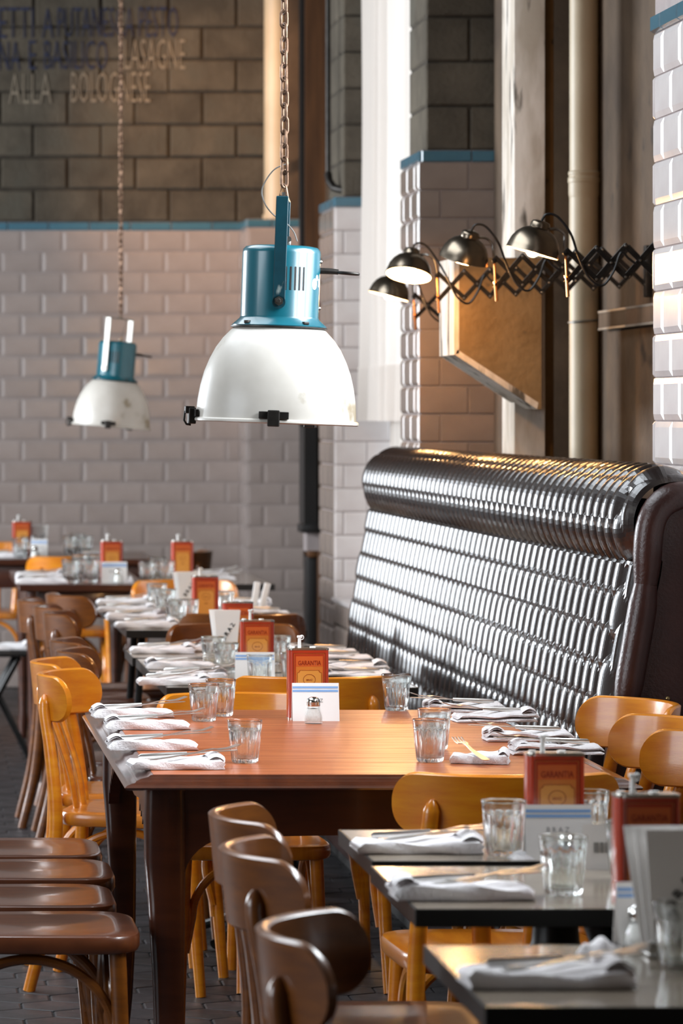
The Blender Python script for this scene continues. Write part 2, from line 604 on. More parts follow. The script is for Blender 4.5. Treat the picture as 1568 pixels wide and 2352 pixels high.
# back wall: concrete block above, glazed tile below
YB = 21.0
TB = 0.1125
ZT_B = EYE + (950 - 530) / FOC * YB          # under the blue course
ZB_B = EYE + (950 - 510) / FOC * YB
wall_back = structure(MB().box(-5.2, 3.2, YB + 0.02, YB + 0.3, 0, ZC).box(-5.2, 2.2, YB, YB + 0.02, 0, ZB_B).build('wall_back', 'grout', ang=None))
MB().box(-5.2, 3.2, YB + 0.005, YB + 0.02, ZB_B, ZC).build('mortar_bed', 'mortar', wall_back, ang=None)
XC = (567 + 230) / FOC * 20.63               # left corner of the pilaster
tile_face(wall_back, (-0.6, YB, 0), (1, 0, 0), (0, -1, 0), XC + 0.6, ZT_B - 23 * TB, ZT_B, TB, 0.219, 'tile', off=0.28, ragged=0.004, bev=0.016, d=0.005, joint=0.003)
tile_face(wall_back, (-0.6, YB, 0), (1, 0, 0), (0, -1, 0), XC + 0.6, ZT_B, ZB_B, ZB_B - ZT_B, 0.219, 'blue', 'blue_tile', off=0.62, bev=0.004, d=0.01)
MB().box(-5.2, -0.6, YB - 0.006, YB, 0, ZB_B).box(-0.6, XC, YB - 0.006, YB, 0, ZT_B - 23 * TB).build('plain_dado', 'tile', wall_back, ang=None)
BH, BW = 74.5 / FOC * YB, 155 / FOC * YB
zb = ZB_B
row = 0
while zb < ZC - 0.02:
    x = -0.75 - (0.5 if row % 2 else 0.0) * BW + 0.02
    h = min(BH, ZC - zb)
    while x < 2.1:
        g = 0.012
        mb = MB()
        j = [random.uniform(-0.004, 0.004) for _ in range(4)]
        mb.rbox(x + g / 2 + j[0], x + BW - g / 2 + j[1], YB - 0.012 + random.uniform(-0.004, 0.003), YB + 0.016, zb + g / 2 + j[2], zb + h - g / 2 + j[3], r=0.006, seg=1)
        mb.build('concrete_block', 'block', wall_back, ang=None)
        x += BW
    zb += BH
    row += 1


def wall_text(s, u0, u1, v0, v1, m):
    me = text_mesh(s, 1.0, 1.0, m, bold=-0.012, align='LEFT').copy()
    xs = [v.co.x for v in me.vertices]
    zs = [v.co.z for v in me.vertices]
    X0, X1 = (u0 - XV) / FOC * YB, (u1 - XV) / FOC * YB
    Z0, Z1 = EYE - (v1 - YH) / FOC * YB, EYE - (v0 - YH) / FOC * YB
    ax, bx, az, bz = min(xs), max(xs), min(zs), max(zs)
    for v in me.vertices:
        v.co = Vector((X0 + (v.co.x - ax) / (bx - ax) * (X1 - X0), 0, Z0 + (v.co.z - az) / (bz - az) * (Z1 - Z0)))
    obj('lettering', me, wall_back, (0, YB - 0.0195, 0))


wall_text('ETTI', -2, 76, 18, 88, 'paint_blue')
wall_text('A', 96, 122, 20, 88, 'paint_blue')
wall_text('PUTANESCA', 132, 306, 18, 86, 'paint_blue')
wall_text('PESTO', 318, 408, 16, 86, 'paint_blue')
wall_text('NA', -2, 46, 96, 162, 'paint_blue')
wall_text('E', 66, 82, 94, 160, 'paint_blue')
wall_text('BASILICO', 101, 246, 94, 160, 'paint_blue')
wall_text('LASAGNE', 285, 424, 91, 160, 'paint_pale')
wall_text('ALLA', 20, 118, 170, 238, 'paint_pale')
wall_text('BOLOGNESE', 163, 344, 166, 236, 'paint_pale')

# pilaster at the corner, with its own tiles, and the painted pipe standing over it
YP = 20.63
ZP = EYE + (950 - 503) / FOC * YP
pil = MB().box(XC, 2.25, YP, YB + 0.05, 0, ZP).build('pilaster', 'grout', wall_back, ang=None)
tile_face(pil, (XC, YP, 0), (1, 0, 0), (0, -1, 0), 2.16 - XC, ZP - 0.045 - 22 * TB, ZP - 0.045, TB, 0.219, 'tile', off=0.1, bev=0.016, ragged=0.004, d=0.005, joint=0.003)
tile_face(pil, (XC, YP, 0), (1, 0, 0), (0, -1, 0), 2.16 - XC, ZP - 0.045, ZP, 0.045, 0.219, 'blue', 'blue_tile', off=0.4, bev=0.004)
tile_face(pil, (XC, YB, 0), (0, -1, 0), (-1, 0, 0), YB - YP, ZP - 0.045 - 22 * TB, ZP - 0.045, TB, 0.219, 'tile', off=0.3, bev=0.016)
tile_face(pil, (XC, YB, 0), (0, -1, 0), (-1, 0, 0), YB - YP, ZP - 0.045, ZP, 0.045, 0.219, 'blue', 'blue_tile', bev=0.004)
MB().rbox(1.985, 2.14, YB - 0.26, YB - 0.1, ZP + 0.001, ZC, r=0.02).build('masonry_pier', 'concrete', wall_back)
vp = thing('vertical_pipe', 'thick beige painted pipe rising from the tiled pilaster at the back corner', 'pipe', ((635 + 230) / FOC * 20.8, 20.8, ZP))
MB().lathe([(0, 0), (0.066, 0), (0.066, ZC - ZP)], n=28).build('shaft', 'pipe', vp)
MB().lathe([(0.066, 0.0), (0.074, 0.0), (0.074, 0.03), (0.066, 0.034)], n=28).build('collar', 'pipe', vp)

# right wall: two piers, the window between them, a niche for the booth and the near wall
XW = 1.85
wr = MB()
wr.box(2.32, 2.6, 9.6, 14.05, 0, ZC)                                          # niche side wall
wr.box(XW + 0.012, 2.32, 9.6 - 0.25, 9.6, 0, ZC)
wr.box(XW + 0.012, 2.2, 8.5, 9.36, 0, ZC).box(XW + 0.012, 2.2, -1.7, 5.9, 0, ZC)   # near wall around its own window
wr.box(XW + 0.012, 2.2, 5.9, 8.5, 0, 1.9).box(XW + 0.012, 2.2, 5.9, 8.5, 3.9, ZC)
wr.box(XW + 0.012, 2.3, 14.45, 16.75, 0, 0.66)                                # wall under the big window
wr.box(XW + 0.012, 2.3, 14.45, 16.75, 3.85, ZC)
wr.box(2.2, 2.3, 17.25, 21.1, 0, ZC)                                          # recess at the back
wall_right = structure(wr.build('wall_right', 'concrete', ang=None))
ZP1 = EYE + (950 - 345) / FOC * 14.0                                         # top of the blue course on the first pier
TP = 0.1
# first pier (far end of the niche)
p1 = MB().box(XW + 0.012, 2.6, 14.0, 14.5, 0, ZP1).build('pier', 'grout', wall_right, ang=None)
tile_face(p1, (XW, 14.0, 0), (1, 0, 0), (0, -1, 0), 0.5, ZP1 - 0.043 - 12 * TP, ZP1 - 0.043, TP, 0.2, 'tile_shaded', off=0.1, d=0.006, bev=0.003, joint=0.003)
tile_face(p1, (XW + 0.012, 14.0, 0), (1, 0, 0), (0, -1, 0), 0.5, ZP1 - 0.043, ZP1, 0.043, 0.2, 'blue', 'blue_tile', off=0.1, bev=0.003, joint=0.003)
tile_face(p1, (XW + 0.012, 14.5, 0), (0, -1, 0), (-1, 0, 0), 0.5, ZP1 - 0.043 - 16 * TP, ZP1 - 0.043, TP, 0.2, 'tile_shaded', off=0.0, d=0.012, bev=0.012)
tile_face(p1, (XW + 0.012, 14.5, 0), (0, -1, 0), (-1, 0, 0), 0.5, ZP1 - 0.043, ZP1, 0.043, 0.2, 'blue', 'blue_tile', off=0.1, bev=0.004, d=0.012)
zz, k = ZP1, 0
while zz < ZC - 0.03:
    h = min(0.16, ZC - zz)
    xs = [1.88, 2.2, 2.5] if k % 2 else [1.88, 2.04, 2.36, 2.5]
    for a, b in zip(xs, xs[1:]):
        MB().rbox(a + 0.004, b - 0.004, 14.03 + random.uniform(0, 0.006), 14.49, zz + 0.004, zz + h - 0.004, r=0.006, seg=1).build('concrete_block', 'block', p1, ang=None)
    zz += 0.16
    k += 1
MB().box(1.89, 2.6, 14.045, 14.48, ZP1, ZC).build('mortar_bed', 'mortar', p1, ang=None)
# second pier (far side of the window)
ZP2 = EYE + (950 - 451) / FOC * 16.7
p2 = MB().box(XW + 0.012, 2.6, 16.712, 17.3, 0, ZP2).build('pier', 'grout', wall_right, ang=None)
tile_face(p2, (XW, 16.712, 0), (1, 0, 0), (0, -1, 0), 0.4, ZP2 - 0.045 - 17 * TP, ZP2 - 0.045, TP, 0.2, 'tile_lit', off=0.3, d=0.005, bev=0.008)
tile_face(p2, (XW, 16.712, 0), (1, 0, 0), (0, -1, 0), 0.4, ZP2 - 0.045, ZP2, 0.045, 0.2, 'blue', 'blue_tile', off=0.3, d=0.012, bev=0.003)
tile_face(p2, (XW + 0.012, 17.31, 0), (0, -1, 0), (-1, 0, 0), 0.6, ZP2 - 0.045 - 22 * TP, ZP2 - 0.045, TP, 0.2, 'tile_shaded', off=0.2, d=0.012, bev=0.012)
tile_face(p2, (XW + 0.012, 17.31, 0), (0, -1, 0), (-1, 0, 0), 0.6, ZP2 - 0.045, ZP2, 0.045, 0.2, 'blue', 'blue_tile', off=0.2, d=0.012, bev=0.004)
zz, k = ZP2, 0
while zz < ZC - 0.03:
    h = min(0.155, ZC - zz)
    xs = [1.89, 2.08, 2.4] if k % 2 else [1.89, 2.25, 2.4]
    for a, b in zip(xs, xs[1:]):
        MB().rbox(a + 0.004, b - 0.004, 16.735 + random.uniform(0, 0.005), 17.29, zz + 0.004, zz + h - 0.004, r=0.006, seg=1).build('concrete_block', 'block', p2, ang=None)
    zz += 0.155
    k += 1
MB().box(1.9, 2.6, 16.75, 17.28, ZP2, ZC).build('mortar_bed', 'mortar', p2, ang=None)
# tiles under the window sill
ZS = 0.66
tile_face(wall_right, (XW + 0.012, 16.71, 0), (0, -1, 0), (-1, 0, 0), 2.2, ZS - 0.5, ZS, TP, 0.2, 'tile_shaded', off=0.4, d=0.012, bev=0.012)
# window
win = MB()
win.box(2.24, 2.3, 14.5, 16.71, ZS, ZS + 0.06).box(2.24, 2.3, 14.5, 16.71, 3.79, 3.85)
for yy in (14.53, 15.25, 15.97, 16.68):
    win.box(2.24, 2.3, yy - 0.03, yy + 0.03, ZS, 3.85)
for z in (1.7, 2.75):
    win.box(2.25, 2.29, 14.5, 16.71, z - 0.02, z + 0.02)
window = structure(win.build('window_1', 'frame', ang=None))
for i in range(3):
    for z0, z1 in ((0.72, 1.68), (1.72, 2.73), (2.77, 3.79)):
        y0 = (14.56, 15.28, 16.0)[i]
        MB().box(2.265, 2.271, y0, y0 + 0.66, z0, z1).build('pane', 'pane', window, ang=None)
MB().rbox(XW - 0.012, 2.3, 14.5, 16.705, ZS, ZS + 0.02, r=0.006).build('window_sill', 'tile_lit', window)
# dark joinery at the back of the right wall
trim = structure(MB().box(1.905, 2.0, 18.42, 18.5, 1.40, ZC).build('trim_1', 'brown_wood', ang=None))
MB().box(1.885, 1.905, 18.44, 18.52, 1.40, ZC).build('shadow_gap_strip', 'black_wood', trim, ang=None)
MB().rbox(1.905, 1.99, 18.6, 18.7, 0.94, 1.40, r=0.004).box(1.9, 1.96, 18.42, 18.6, 0.94, 1.40).build('black_panel', 'black_wood', trim)
MB().rbox(1.885, 2.0, 18.4, 18.6, 0.90, 0.94, r=0.006).build('panel_sill', 'black_wood', trim)
MB().box(1.915, 2.0, 18.45, 18.6, 0.80, 0.90).build('infill', 'grout', trim, ang=None)
MB().rbox(1.915, 1.965, 18.42, 18.6, 0.0, 0.80, r=0.004).build('low_black_panel', 'black_wood', trim)
MB().rbox(1.962, 2.0, 18.4, 18.6, 0.0, 0.815, r=0.004).rbox(1.915, 1.962, 18.4, 18.6, 0.785, 0.815, r=0.004).build('brown_post', 'brown_wood', trim)
# conduit standing on the second pier
cd = thing('conduit', 'dark steel conduit with an elbow lying on the ledge of the tiled window pier', 'pipe', (0, 0, 0))
cx, cz = (757 + 230) / FOC * 16.65, ZP2
MB().tube([(cx + 0.02, 16.9, ZC), (cx + 0.02, 16.9, cz + 0.11)], 0.011, n=12).build('riser', 'darksteel', cd)
MB().tube([(cx + 0.02, 16.9, cz + 0.11), (cx + 0.023, 16.88, cz + 0.075), (cx + 0.04, 16.85, cz + 0.045), (cx + 0.07, 16.82, cz + 0.035), (cx + 0.11, 16.8, cz + 0.033)], 0.017, n=12).build('elbow', 'darksteel', cd)
MB().tube([(cx + 0.11, 16.8, cz + 0.033), (cx + 0.3, 16.8, cz + 0.035)], [0.011, 0.011], n=12).rbox(cx + 0.13, cx + 0.2, 16.76, 16.84, cz + 0.005, cz + 0.07, r=0.02, seg=3).build('coupling', 'grey_steel', cd)

# near end of the right wall
nw = MB().box(XW + 0.0, XW + 0.012, 8.52, 9.6, 0, ZC).build('tiled_return', 'grout', wall_right, ang=None)
ZN = EYE + (950 - 35) / FOC * 9.6
TN = 98.6 / FOC * 9.6
tile_face(nw, (XW, 9.6, 0), (0, -1, 0), (-1, 0, 0), 1.07, ZN - 0.047 - 12 * TN, ZN - 0.047, TN, 0.21, 'tile_lit', off=0.4, d=0.008, bev=0.014)
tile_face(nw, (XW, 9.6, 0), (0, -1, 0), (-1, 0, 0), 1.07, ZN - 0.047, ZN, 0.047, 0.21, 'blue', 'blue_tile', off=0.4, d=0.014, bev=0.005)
w4 = MB()
w4.box(2.1, 2.16, 5.9, 8.5, 1.9, 1.96).box(2.1, 2.16, 5.9, 8.5, 3.84, 3.9)
for yy in (5.93, 6.77, 7.63, 8.47):
    w4.box(2.1, 2.16, yy - 0.03, yy + 0.03, 1.9, 3.9)
structure(w4.build('window_4', 'frame', ang=None))

# niche: weathered column, second post, concrete corbel
MB().rbox((1180 + 230) / FOC * 12.5, (1252 + 230) / FOC * 12.5, 12.5, 12.75, 0, ZC, r=0.006).build('column', 'column', wall_right)
MB().rbox((1252 + 230) / FOC * 12.6, (1272 + 230) / FOC * 12.6, 12.6, 12.75, 0, ZC, r=0.006).build('column_flange', 'corbel', wall_right)
MB().rbox(2.12, 2.32, 13.3, 13.99, 0, ZC, r=0.01).build('rear_post', 'concrete', wall_right)
YK = 12.25
kx = lambda u: (u + 230) / FOC * YK
kz = lambda v: EYE - (v - YH) / FOC * YK
poly = [(kx(1045), kz(592)), (kx(1045), kz(815)), (kx(1233), kz(940)), (kx(1243), kz(940)), (kx(1243), kz(592))]
cm = Matrix(((1, 0, 0, 0), (0, 0, 1, 0), (0, 1, 0, 0), (0, 0, 0, 1)))
MB().prism([(x, z) for x, z in poly], YK, YK + 0.32, cm).build('corbel', 'corbel', wall_right, ang=None)
lit_skin = MB()  # pale skin on the corbel's end and underside, painted window light
lit_skin.add([(kx(1045) - 0.004, YK - 0.001, kz(592)), (kx(1045) + 0.012, YK - 0.001, kz(592)), (kx(1045) + 0.012, YK - 0.001, kz(815) + 0.005), (kx(1045) - 0.004, YK - 0.001, kz(815)),
         (kx(1045) - 0.004, YK + 0.325, kz(592)), (kx(1045) + 0.012, YK + 0.325, kz(592)), (kx(1045) + 0.012, YK + 0.325, kz(815) + 0.005), (kx(1045) - 0.004, YK + 0.325, kz(815))],
        [(0, 1, 2, 3), (4, 7, 6, 5), (0, 3, 7, 4), (1, 5, 6, 2), (0, 4, 5, 1), (3, 2, 6, 7)])
lit_skin.add([(kx(1045), YK - 0.001, kz(815)), (kx(1233), YK - 0.001, kz(940)), (kx(1236), YK - 0.001, kz(925)), (kx(1050), YK - 0.001, kz(803)),
         (kx(1045), YK + 0.325, kz(815)), (kx(1233), YK + 0.325, kz(940)), (kx(1236), YK + 0.325, kz(925)), (kx(1050), YK + 0.325, kz(803))],
        [(0, 1, 2, 3), (4, 7, 6, 5), (0, 4, 5, 1), (3, 2, 6, 7), (0, 3, 7, 4), (1, 5, 6, 2)])
lit_skin.build('corbel_lit_skin', 'column', wall_right, ang=None)

# drain pipe in the niche
YD = 13.0
dp = thing('drain_pipe', 'cream vertical drain pipe with a ribbed socket beside the weathered column', 'pipe', ((1341 + 230) / FOC * YD, YD, 0))
rp = 33.5 / FOC * YD
zs = EYE - (412 - YH) / FOC * YD
MB().lathe([(0, 0), (rp, 0), (rp, zs - 0.05), (rp * 0.985, zs - 0.05), (rp * 0.985, ZC)], n=36).build('pipe_shaft', 'pipe', dp)
MB().lathe([(rp, zs - 0.06), (rp * 1.05, zs - 0.05), (rp * 1.05, zs - 0.012), (rp * 1.1, zs - 0.01), (rp * 1.1, zs + 0.004), (rp * 1.04, zs + 0.008), (rp * 1.04, zs + 0.014), (rp * 1.08, zs + 0.016), (rp * 1.08, zs + 0.024), (rp * 0.985, zs + 0.028)], n=36).build('pipe_socket', 'pipe', dp)
zk = EYE - (738 - YH) / FOC * YD
MB().tube([(rp * 1.03 * math.cos(a), rp * 1.03 * math.sin(a), zk + 0.004 * math.cos(a)) for a in [2 * PI * i / 30 for i in range(30)]], 0.004, n=6, closed=True).build('strap', 'grey_steel', dp)
br = MB().rbox(rp + 0.008, rp + 0.022, -0.02, 0.0, zk - 0.02, zk + 0.028, r=0.002).rbox(rp + 0.008, rp + 0.06, -0.02, 0.0, zk - 0.024, zk - 0.014, r=0.002)
br.build('strap_bracket', 'pipe', dp)
XN = 2.32
rail = thing('wall_conduit_box', 'slim grey conduit box fixed to the dark niche wall beside the cream pipe', 'conduit', (XN, 12.0, zk))
MB().rbox(-0.03, 0, -0.85, 0.85, -0.03, 0.025, r=0.004).build('box_body', 'concrete', rail)
MB().rbox(-0.032, -0.026, -0.85, 0.85, 0.022, 0.03, r=0.001).rbox(-0.032, -0.026, -0.85, 0.85, -0.034, -0.026, r=0.001).build('box_rim', 'grey_steel', rail)


# curtain in the window
def curtain(name, label, x, y0, y1, z0, z1, amp, folds, flare, m='curtain', hem=None):
    def fn(a, b):
        z = z0 + (z1 - z0) * b
        y = y0 + (y1 - y0) * a + 0.012 * math.sin(5 * b + 9 * a)
        k = 1 + flare * (1 - b)
        return (x + amp * k * math.sin(2 * PI * folds * a + 0.8 * math.sin(3 * b)) + 0.3 * amp * math.sin(2 * PI * folds * 2.3 * a + 1), y, z)
    t = thing(name, label, 'curtain', (0, 0, 0))
    MB().grid(fn, 160, 24).build('cloth_panel', m, t, ang=None)
    if hem:
        def fh(a, b):
            p = Vector(fn(a, b * hem / (z1 - z0)))
            p.x -= 0.004
            return p
        MB().grid(fh, 160, 6).build('hem', m, t, ang=None)
    MB().tube([(x, y0 - 0.04, z1 + 0.015), (x, y1 + 0.04, z1 + 0.015)], 0.012, n=10).build('curtain_rod', 'frame', t)
    return t


curtain('curtain', 'long white curtain with a deep hem hanging in the bright window', 1.985, 14.52, 16.64, 1.43, 3.8, 0.03, 7, 0.3, hem=0.225)
curtain('sheer_blind', 'lower beige sheer cloth hanging behind the hem of the white curtain', 2.1, 15.9, 16.62, 0.69, 3.78, 0.02, 5, 0.2)

# street outside the window (seen only as brightness)
structure(MB().box(2.7, 30, -10, 40, -0.25, -0.15).build('ground', 'ground', ang=None))

# ------------------------------------------------------------------ booth with a tufted back
YF, YN = 14.16, 9.14                                    # far and near end
BX0, BZ0 = 1.635, 0.46
BX1, BZ1 = 1.736, 1.122                                 # crease under the top roll
RX, RZ, RA, RR = 1.797, 1.203, 0.086, 0.096                        # axis and radius of the top roll


def back_profile(t):
    """t in 0..1 from the seat up and over the top roll: position (x, z) and outward normal (x, z)"""
    L1 = math.hypot(BX1 - BX0, BZ1 - BZ0)
    a0, a1 = R(232), R(50)
    L2 = RR * (a0 - a1)
    s = t * (L1 + L2)
    if s < L1:
        k = s / L1
        nx, nz = -(BZ1 - BZ0) / L1, (BX1 - BX0) / L1
        bow = -0.012 * math.sin(PI * k)
        return BX0 + (BX1 - BX0) * k + bow, BZ0 + (BZ1 - BZ0) * k, nx, nz
    a = a0 - (s - L1) / RR
    return RX + RA * math.cos(a), RZ + RR * math.sin(a), math.cos(a), math.sin(a)


L_A = math.hypot(BX1 - BX0, BZ1 - BZ0)
L_ALL = L_A + RR * R(232 - 50)
PL = (YF - YN) / 50.0                                   # pleat spacing
RWS = 0.0865                                            # row spacing


def tuft(a, b):
    y = YN + (YF - YN) * a
    s = b * L_ALL
    x, z, nx, nz = back_profile(b)
    d = s - L_A                                         # 0 at the crease
    r = d / RWS + 40.0
    p = (y - YN) / PL
    h = 0.0
    j0 = math.floor(r)
    for j in (j0 - 1, j0, j0 + 1):                      # overlapping pillows, half a pleat apart from row to row
        off = 0.5 * (j % 2)
        i = math.floor(p - off)
        for q in (i, i + 1):
            dp = (p - off - q - 0.5) / 0.525
            dr = (r - j - 0.5) / 0.92
            f = 1 - dp * dp - abs(dr) ** 4
            if f > 0:
                h = max(h, f)
    h = 0.044 * h ** 0.8
    e = min(1.0, abs(y - YN) / 0.07)                    # the last pleat rounds off at the near end
    k = math.sqrt(max(0.0, 1 - (1 - e) ** 2))
    h = h * e + 0.026 * k * (1 - e)
    h -= 0.016 * math.exp(-(d / 0.010) ** 2)
    if d > RR * R(138):                                 # the roll turns smooth over the top
        k = min(1, (d - RR * R(138)) / (RR * R(40)))
        h = h * (1 - 0.6 * k) + 0.02 * 0.6 * k
    return (x + nx * h, y, z + nz * h)


booth = thing('booth_bench', 'long dark brown booth with a deeply tufted leather back along the niche', 'booth', (0, 0, 0))
MB().grid(tuft, 900, 120, flip=True).build('tufted_back', 'leather', booth, ang=None)
# near end: rolled border following the profile, flat end panel with buttons
path = []
for i in range(41):
    x, z, nx, nz = back_profile(0.02 + 0.97 * i / 40)
    path.append(Vector((x + 0.012 - 0.006 * nx, YN - 0.010, z - 0.010 * nz)))
for _ in range(25):
    path = [path[0]] + [(path[i - 1] + path[i] * 2 + path[i + 1]) / 4 for i in range(1, 40)] + [path[40]]
seam = [0, 13, 25, 40]
for q in range(3):
    pts = path[seam[q]:seam[q + 1] + 1]
    n = len(pts)
    MB().tube(pts, [0.034 * (0.80 + 0.20 * min(1, 6 * min(i, n - 1 - i) / n)) for i in range(n)], n=18).build('border_roll', 'leather_b', booth)
xs = [back_profile(0.02 + 0.97 * i / 30) for i in range(31)]
poly = [(x + 0.04, z - 0.02) for x, z, _, _ in xs if z < RZ + 0.06 and x < 1.80]
top = arc(RX + 0.01, RZ, RR - 0.025, 150, 0, 8)
poly = [(BX0 + 0.04, 0.12)] + [p for p in poly if p[1] < RZ] + top + [(RX + RR - 0.045, 0.12)]
cmx = Matrix(((1, 0, 0, 0), (0, 0, 1, 0), (0, 1, 0, 0), (0, 0, 0, 1)))
ep = MB().prism([(x, z) for x, z in poly], YN - 0.012, YN + 0.03, cmx).build('end_panel', 'leather_b', booth, ang=20)
for (u, v) in ((1558, 1158), (1531, 1604), (1502, 1990)):
    px, pz = (u + 230) / FOC * YN, EYE - (v - YH) / FOC * YN
    MB().lathe([(0, 0.004), (0.003, 0.0035), (0.0055, 0.0015), (0.006, 0)], n=12, mtx=Matrix.Translation((px, YN - 0.012, pz)) @ Matrix.Rotation(R(90), 4, 'X')).build('button', 'brass', ep)
MB().rbox(1.365, 1.66, YN + 0.02, YF, 0.36, 0.47, r=0.04, seg=4).build('seat_cushion', 'leather', booth)
MB().rbox(1.40, 1.82, YN + 0.04, YF, 0.06, 0.36, r=0.01).build('seat_box', 'leather_b', booth)
MB().rbox(RX + 0.005, RX + 0.030, YN + 0.03, YF, 0.1, RZ + 0.05, r=0.008).build('back_board', 'leather_b', booth)
MB().box(1.44, 1.80, YN + 0.06, YF - 0.02, 0.0, 0.06).build('plinth', 'black_wood', booth, ang=None)


# ------------------------------------------------------------------ bentwood chair
def rail_mesh(m):
    c, s, h, th = 0.205, 0.108, 0.118, 0.018
    rad = (c * c + s * s) / (2 * s)
    amax = math.asin(c / rad)
    cy = -0.262 + rad
    zc, n, rr = 0.738, 40, 0.055
    S = rad * amax
    vs, fs = [], []
    rows = 7
    ring = []
    for i in range(n + 1):
        # denser near the rounded ends
        k = -math.cos(PI * i / n)
        a = amax * k
        d = S - abs(S * k)
        hh = h / 2 if d >= rr else max(0.006, h / 2 - rr + math.sqrt(max(0, rr * rr - (rr - d) ** 2)))
        prof = []
        for j in range(rows):
            q = -1 + 2 * j / (rows - 1)
            prof.append((rad - th * 0.5 + 0.0, q))
        out = []
        hb = hh * 0.9 if d >= rr else hh                      # softened top and bottom edges
        for r_, q in [(rad + th / 2, -0.93), (rad + th / 2, 0.93), (rad + th / 4, 0.985), (rad, 1.0), (rad - th / 4, 0.985), (rad - th / 2, 0.93),
                      (rad - th / 2, -0.93), (rad - th / 4, -0.985), (rad, -1.0), (rad + th / 4, -0.985)]:
            z = zc + q * hh
            lean = -(z - zc) * 0.10
            out.append((r_ * math.sin(a), cy - r_ * math.cos(a) + lean, z))
        ring.append(out)
    mb = MB()
    k = len(ring[0])
    mb.v = [p for r in ring for p in r]
    for i in range(n):
        for j in range(k):
            mb.f.append((i * k + j, (i + 1) * k + j, (i + 1) * k + (j + 1) % k, i * k + (j + 1) % k))
    mb.f.append(tuple(range(k - 1, -1, -1)))
    mb.f.append(tuple(range(n * k, n * k + k)))
    return mb.mesh('back_rail', m, ang=40)


def seat_mesh(m):
    n = 56

    def outline(a, inset):
        ca, sa = math.cos(a), math.sin(a)
        e = 0.38
        x = math.copysign(abs(ca) ** e, ca) * (0.195 - inset)
        y = math.copysign(abs(sa) ** e, sa) * (0.198 - inset)
        x *= 1 + 0.05 * (y / 0.198)
        return x, y
    mb = MB()
    rings = []
    for inset, z in ((0.012, 0.418), (0.003, 0.421), (0.0, 0.428), (0.0, 0.446), (0.003, 0.452), (0.012, 0.455), (0.05, 0.4515), (0.11, 0.446), (0.17, 0.444)):
        rings.append([(*outline(2 * PI * j / n, inset), z) for j in range(n)])
    for r in rings:
        mb.v += r
    for i in range(len(rings) - 1):
        for j in range(n):
            mb.f.append((i * n + j, i * n + (j + 1) % n, (i + 1) * n + (j + 1) % n, (i + 1) * n + j))
    mb.f.append(tuple(range(n - 1, -1, -1)))
    mb.f.append(tuple(range((len(rings) - 1) * n, len(rings) * n)))
    return mb.mesh('seat', m, ang=40)


def smooth_path(pts, n):
    """Catmull-Rom through the points"""
    pts = [Vector(p) for p in pts]
    P_ = [pts[0] * 2 - pts[1]] + pts + [pts[-1] * 2 - pts[-2]]
    out = []
    for i in range(1, len(P_) - 2):
        for j in range(n):
            t = j / n
            a, b, c, d = P_[i - 1], P_[i], P_[i + 1], P_[i + 2]
            out.append(0.5 * ((2 * b) + (c - a) * t + (2 * a - 5 * b + 4 * c - d) * t * t + (3 * b - a - 3 * c + d) * t ** 3))
    out.append(pts[-1])
    return out


def chair_proto(wm, sm):
    parts = [('back_rail', rail_mesh(wm), []), ('seat', seat_mesh(sm), [])]
    for s in (-1, 1):
        p = smooth_path([(s * 0.185, -0.262, 0.0), (s * 0.178, -0.215, 0.2), (s * 0.172, -0.195, 0.42), (s * 0.163, -0.208, 0.58), (s * 0.152, -0.226, 0.69), (s * 0.148, -0.2285, 0.728)], 6)
        rad = [0.0155 + 0.002 * math.sin(PI * min(1, i / 20)) for i in range(len(p))]
        # tapered, rounded top end that stands on the outside of the rail
        q = p[-1] + (p[-1] - p[-2]).normalized() * 0.012
        q2 = p[-1] + (p[-1] - p[-2]).normalized() * 0.02
        parts.append(('rear_leg', MB().tube(p + [q, q2], rad + [0.011, 0.004], n=14).mesh('rear_leg', wm), []))
        p = smooth_path([(s * 0.176, 0.176, 0.0), (s * 0.170, 0.160, 0.2), (s * 0.160, 0.150, 0.42)], 6)
        parts.append(('front_leg', MB().tube(p, [0.0135 + 0.004 * i / (len(p) - 1) for i in range(len(p))], n=14).mesh('front_leg', wm), []))
        # flat splat between the legs
        p = smooth_path([(s * 0.045, -0.165, 0.44), (s * 0.050, -0.185, 0.55), (s * 0.052, -0.236, 0.70)], 6)
        parts.append(('splat', MB().tube(p, [0.018] * len(p), n=12, flat=0.42).mesh('splat', wm), []))
        # bent side hoop
        p = [(s * 0.168, -0.195, 0.16)] + [(s * 0.155, -0.02 - 0.165 * math.cos(R(a)), 0.255 + 0.15 * math.sin(R(a))) for a in range(0, 181, 12)] + [(s * 0.168, 0.152, 0.16)]
        parts.append(('hoop', MB().tube(smooth_path(p, 2), 0.0105, n=10).mesh('hoop', wm), []))
    p = [(-0.16, 0.152, 0.19)] + [(-0.142 * math.cos(R(a)), 0.135, 0.275 + 0.132 * math.sin(R(a))) for a in range(0, 181, 12)] + [(0.16, 0.152, 0.19)]
    parts.append(('hoop', MB().tube(smooth_path(p, 2), 0.0105, n=10).mesh('hoop', wm), []))
    return parts


CH = {'honey': chair_proto('honey', 'honey_seat'), 'brown': chair_proto('shaded_chair', 'shaded_seat')}  # the brown set is the honey chair with shade in its colour


def chair(x, y, rz, label, kind='honey', group=None, sc_=1.0):
    t = thing('bentwood_chair', label, 'chair', (x, y, 0), R(rz), group, sc_)
    return assemble(CH[kind], t)


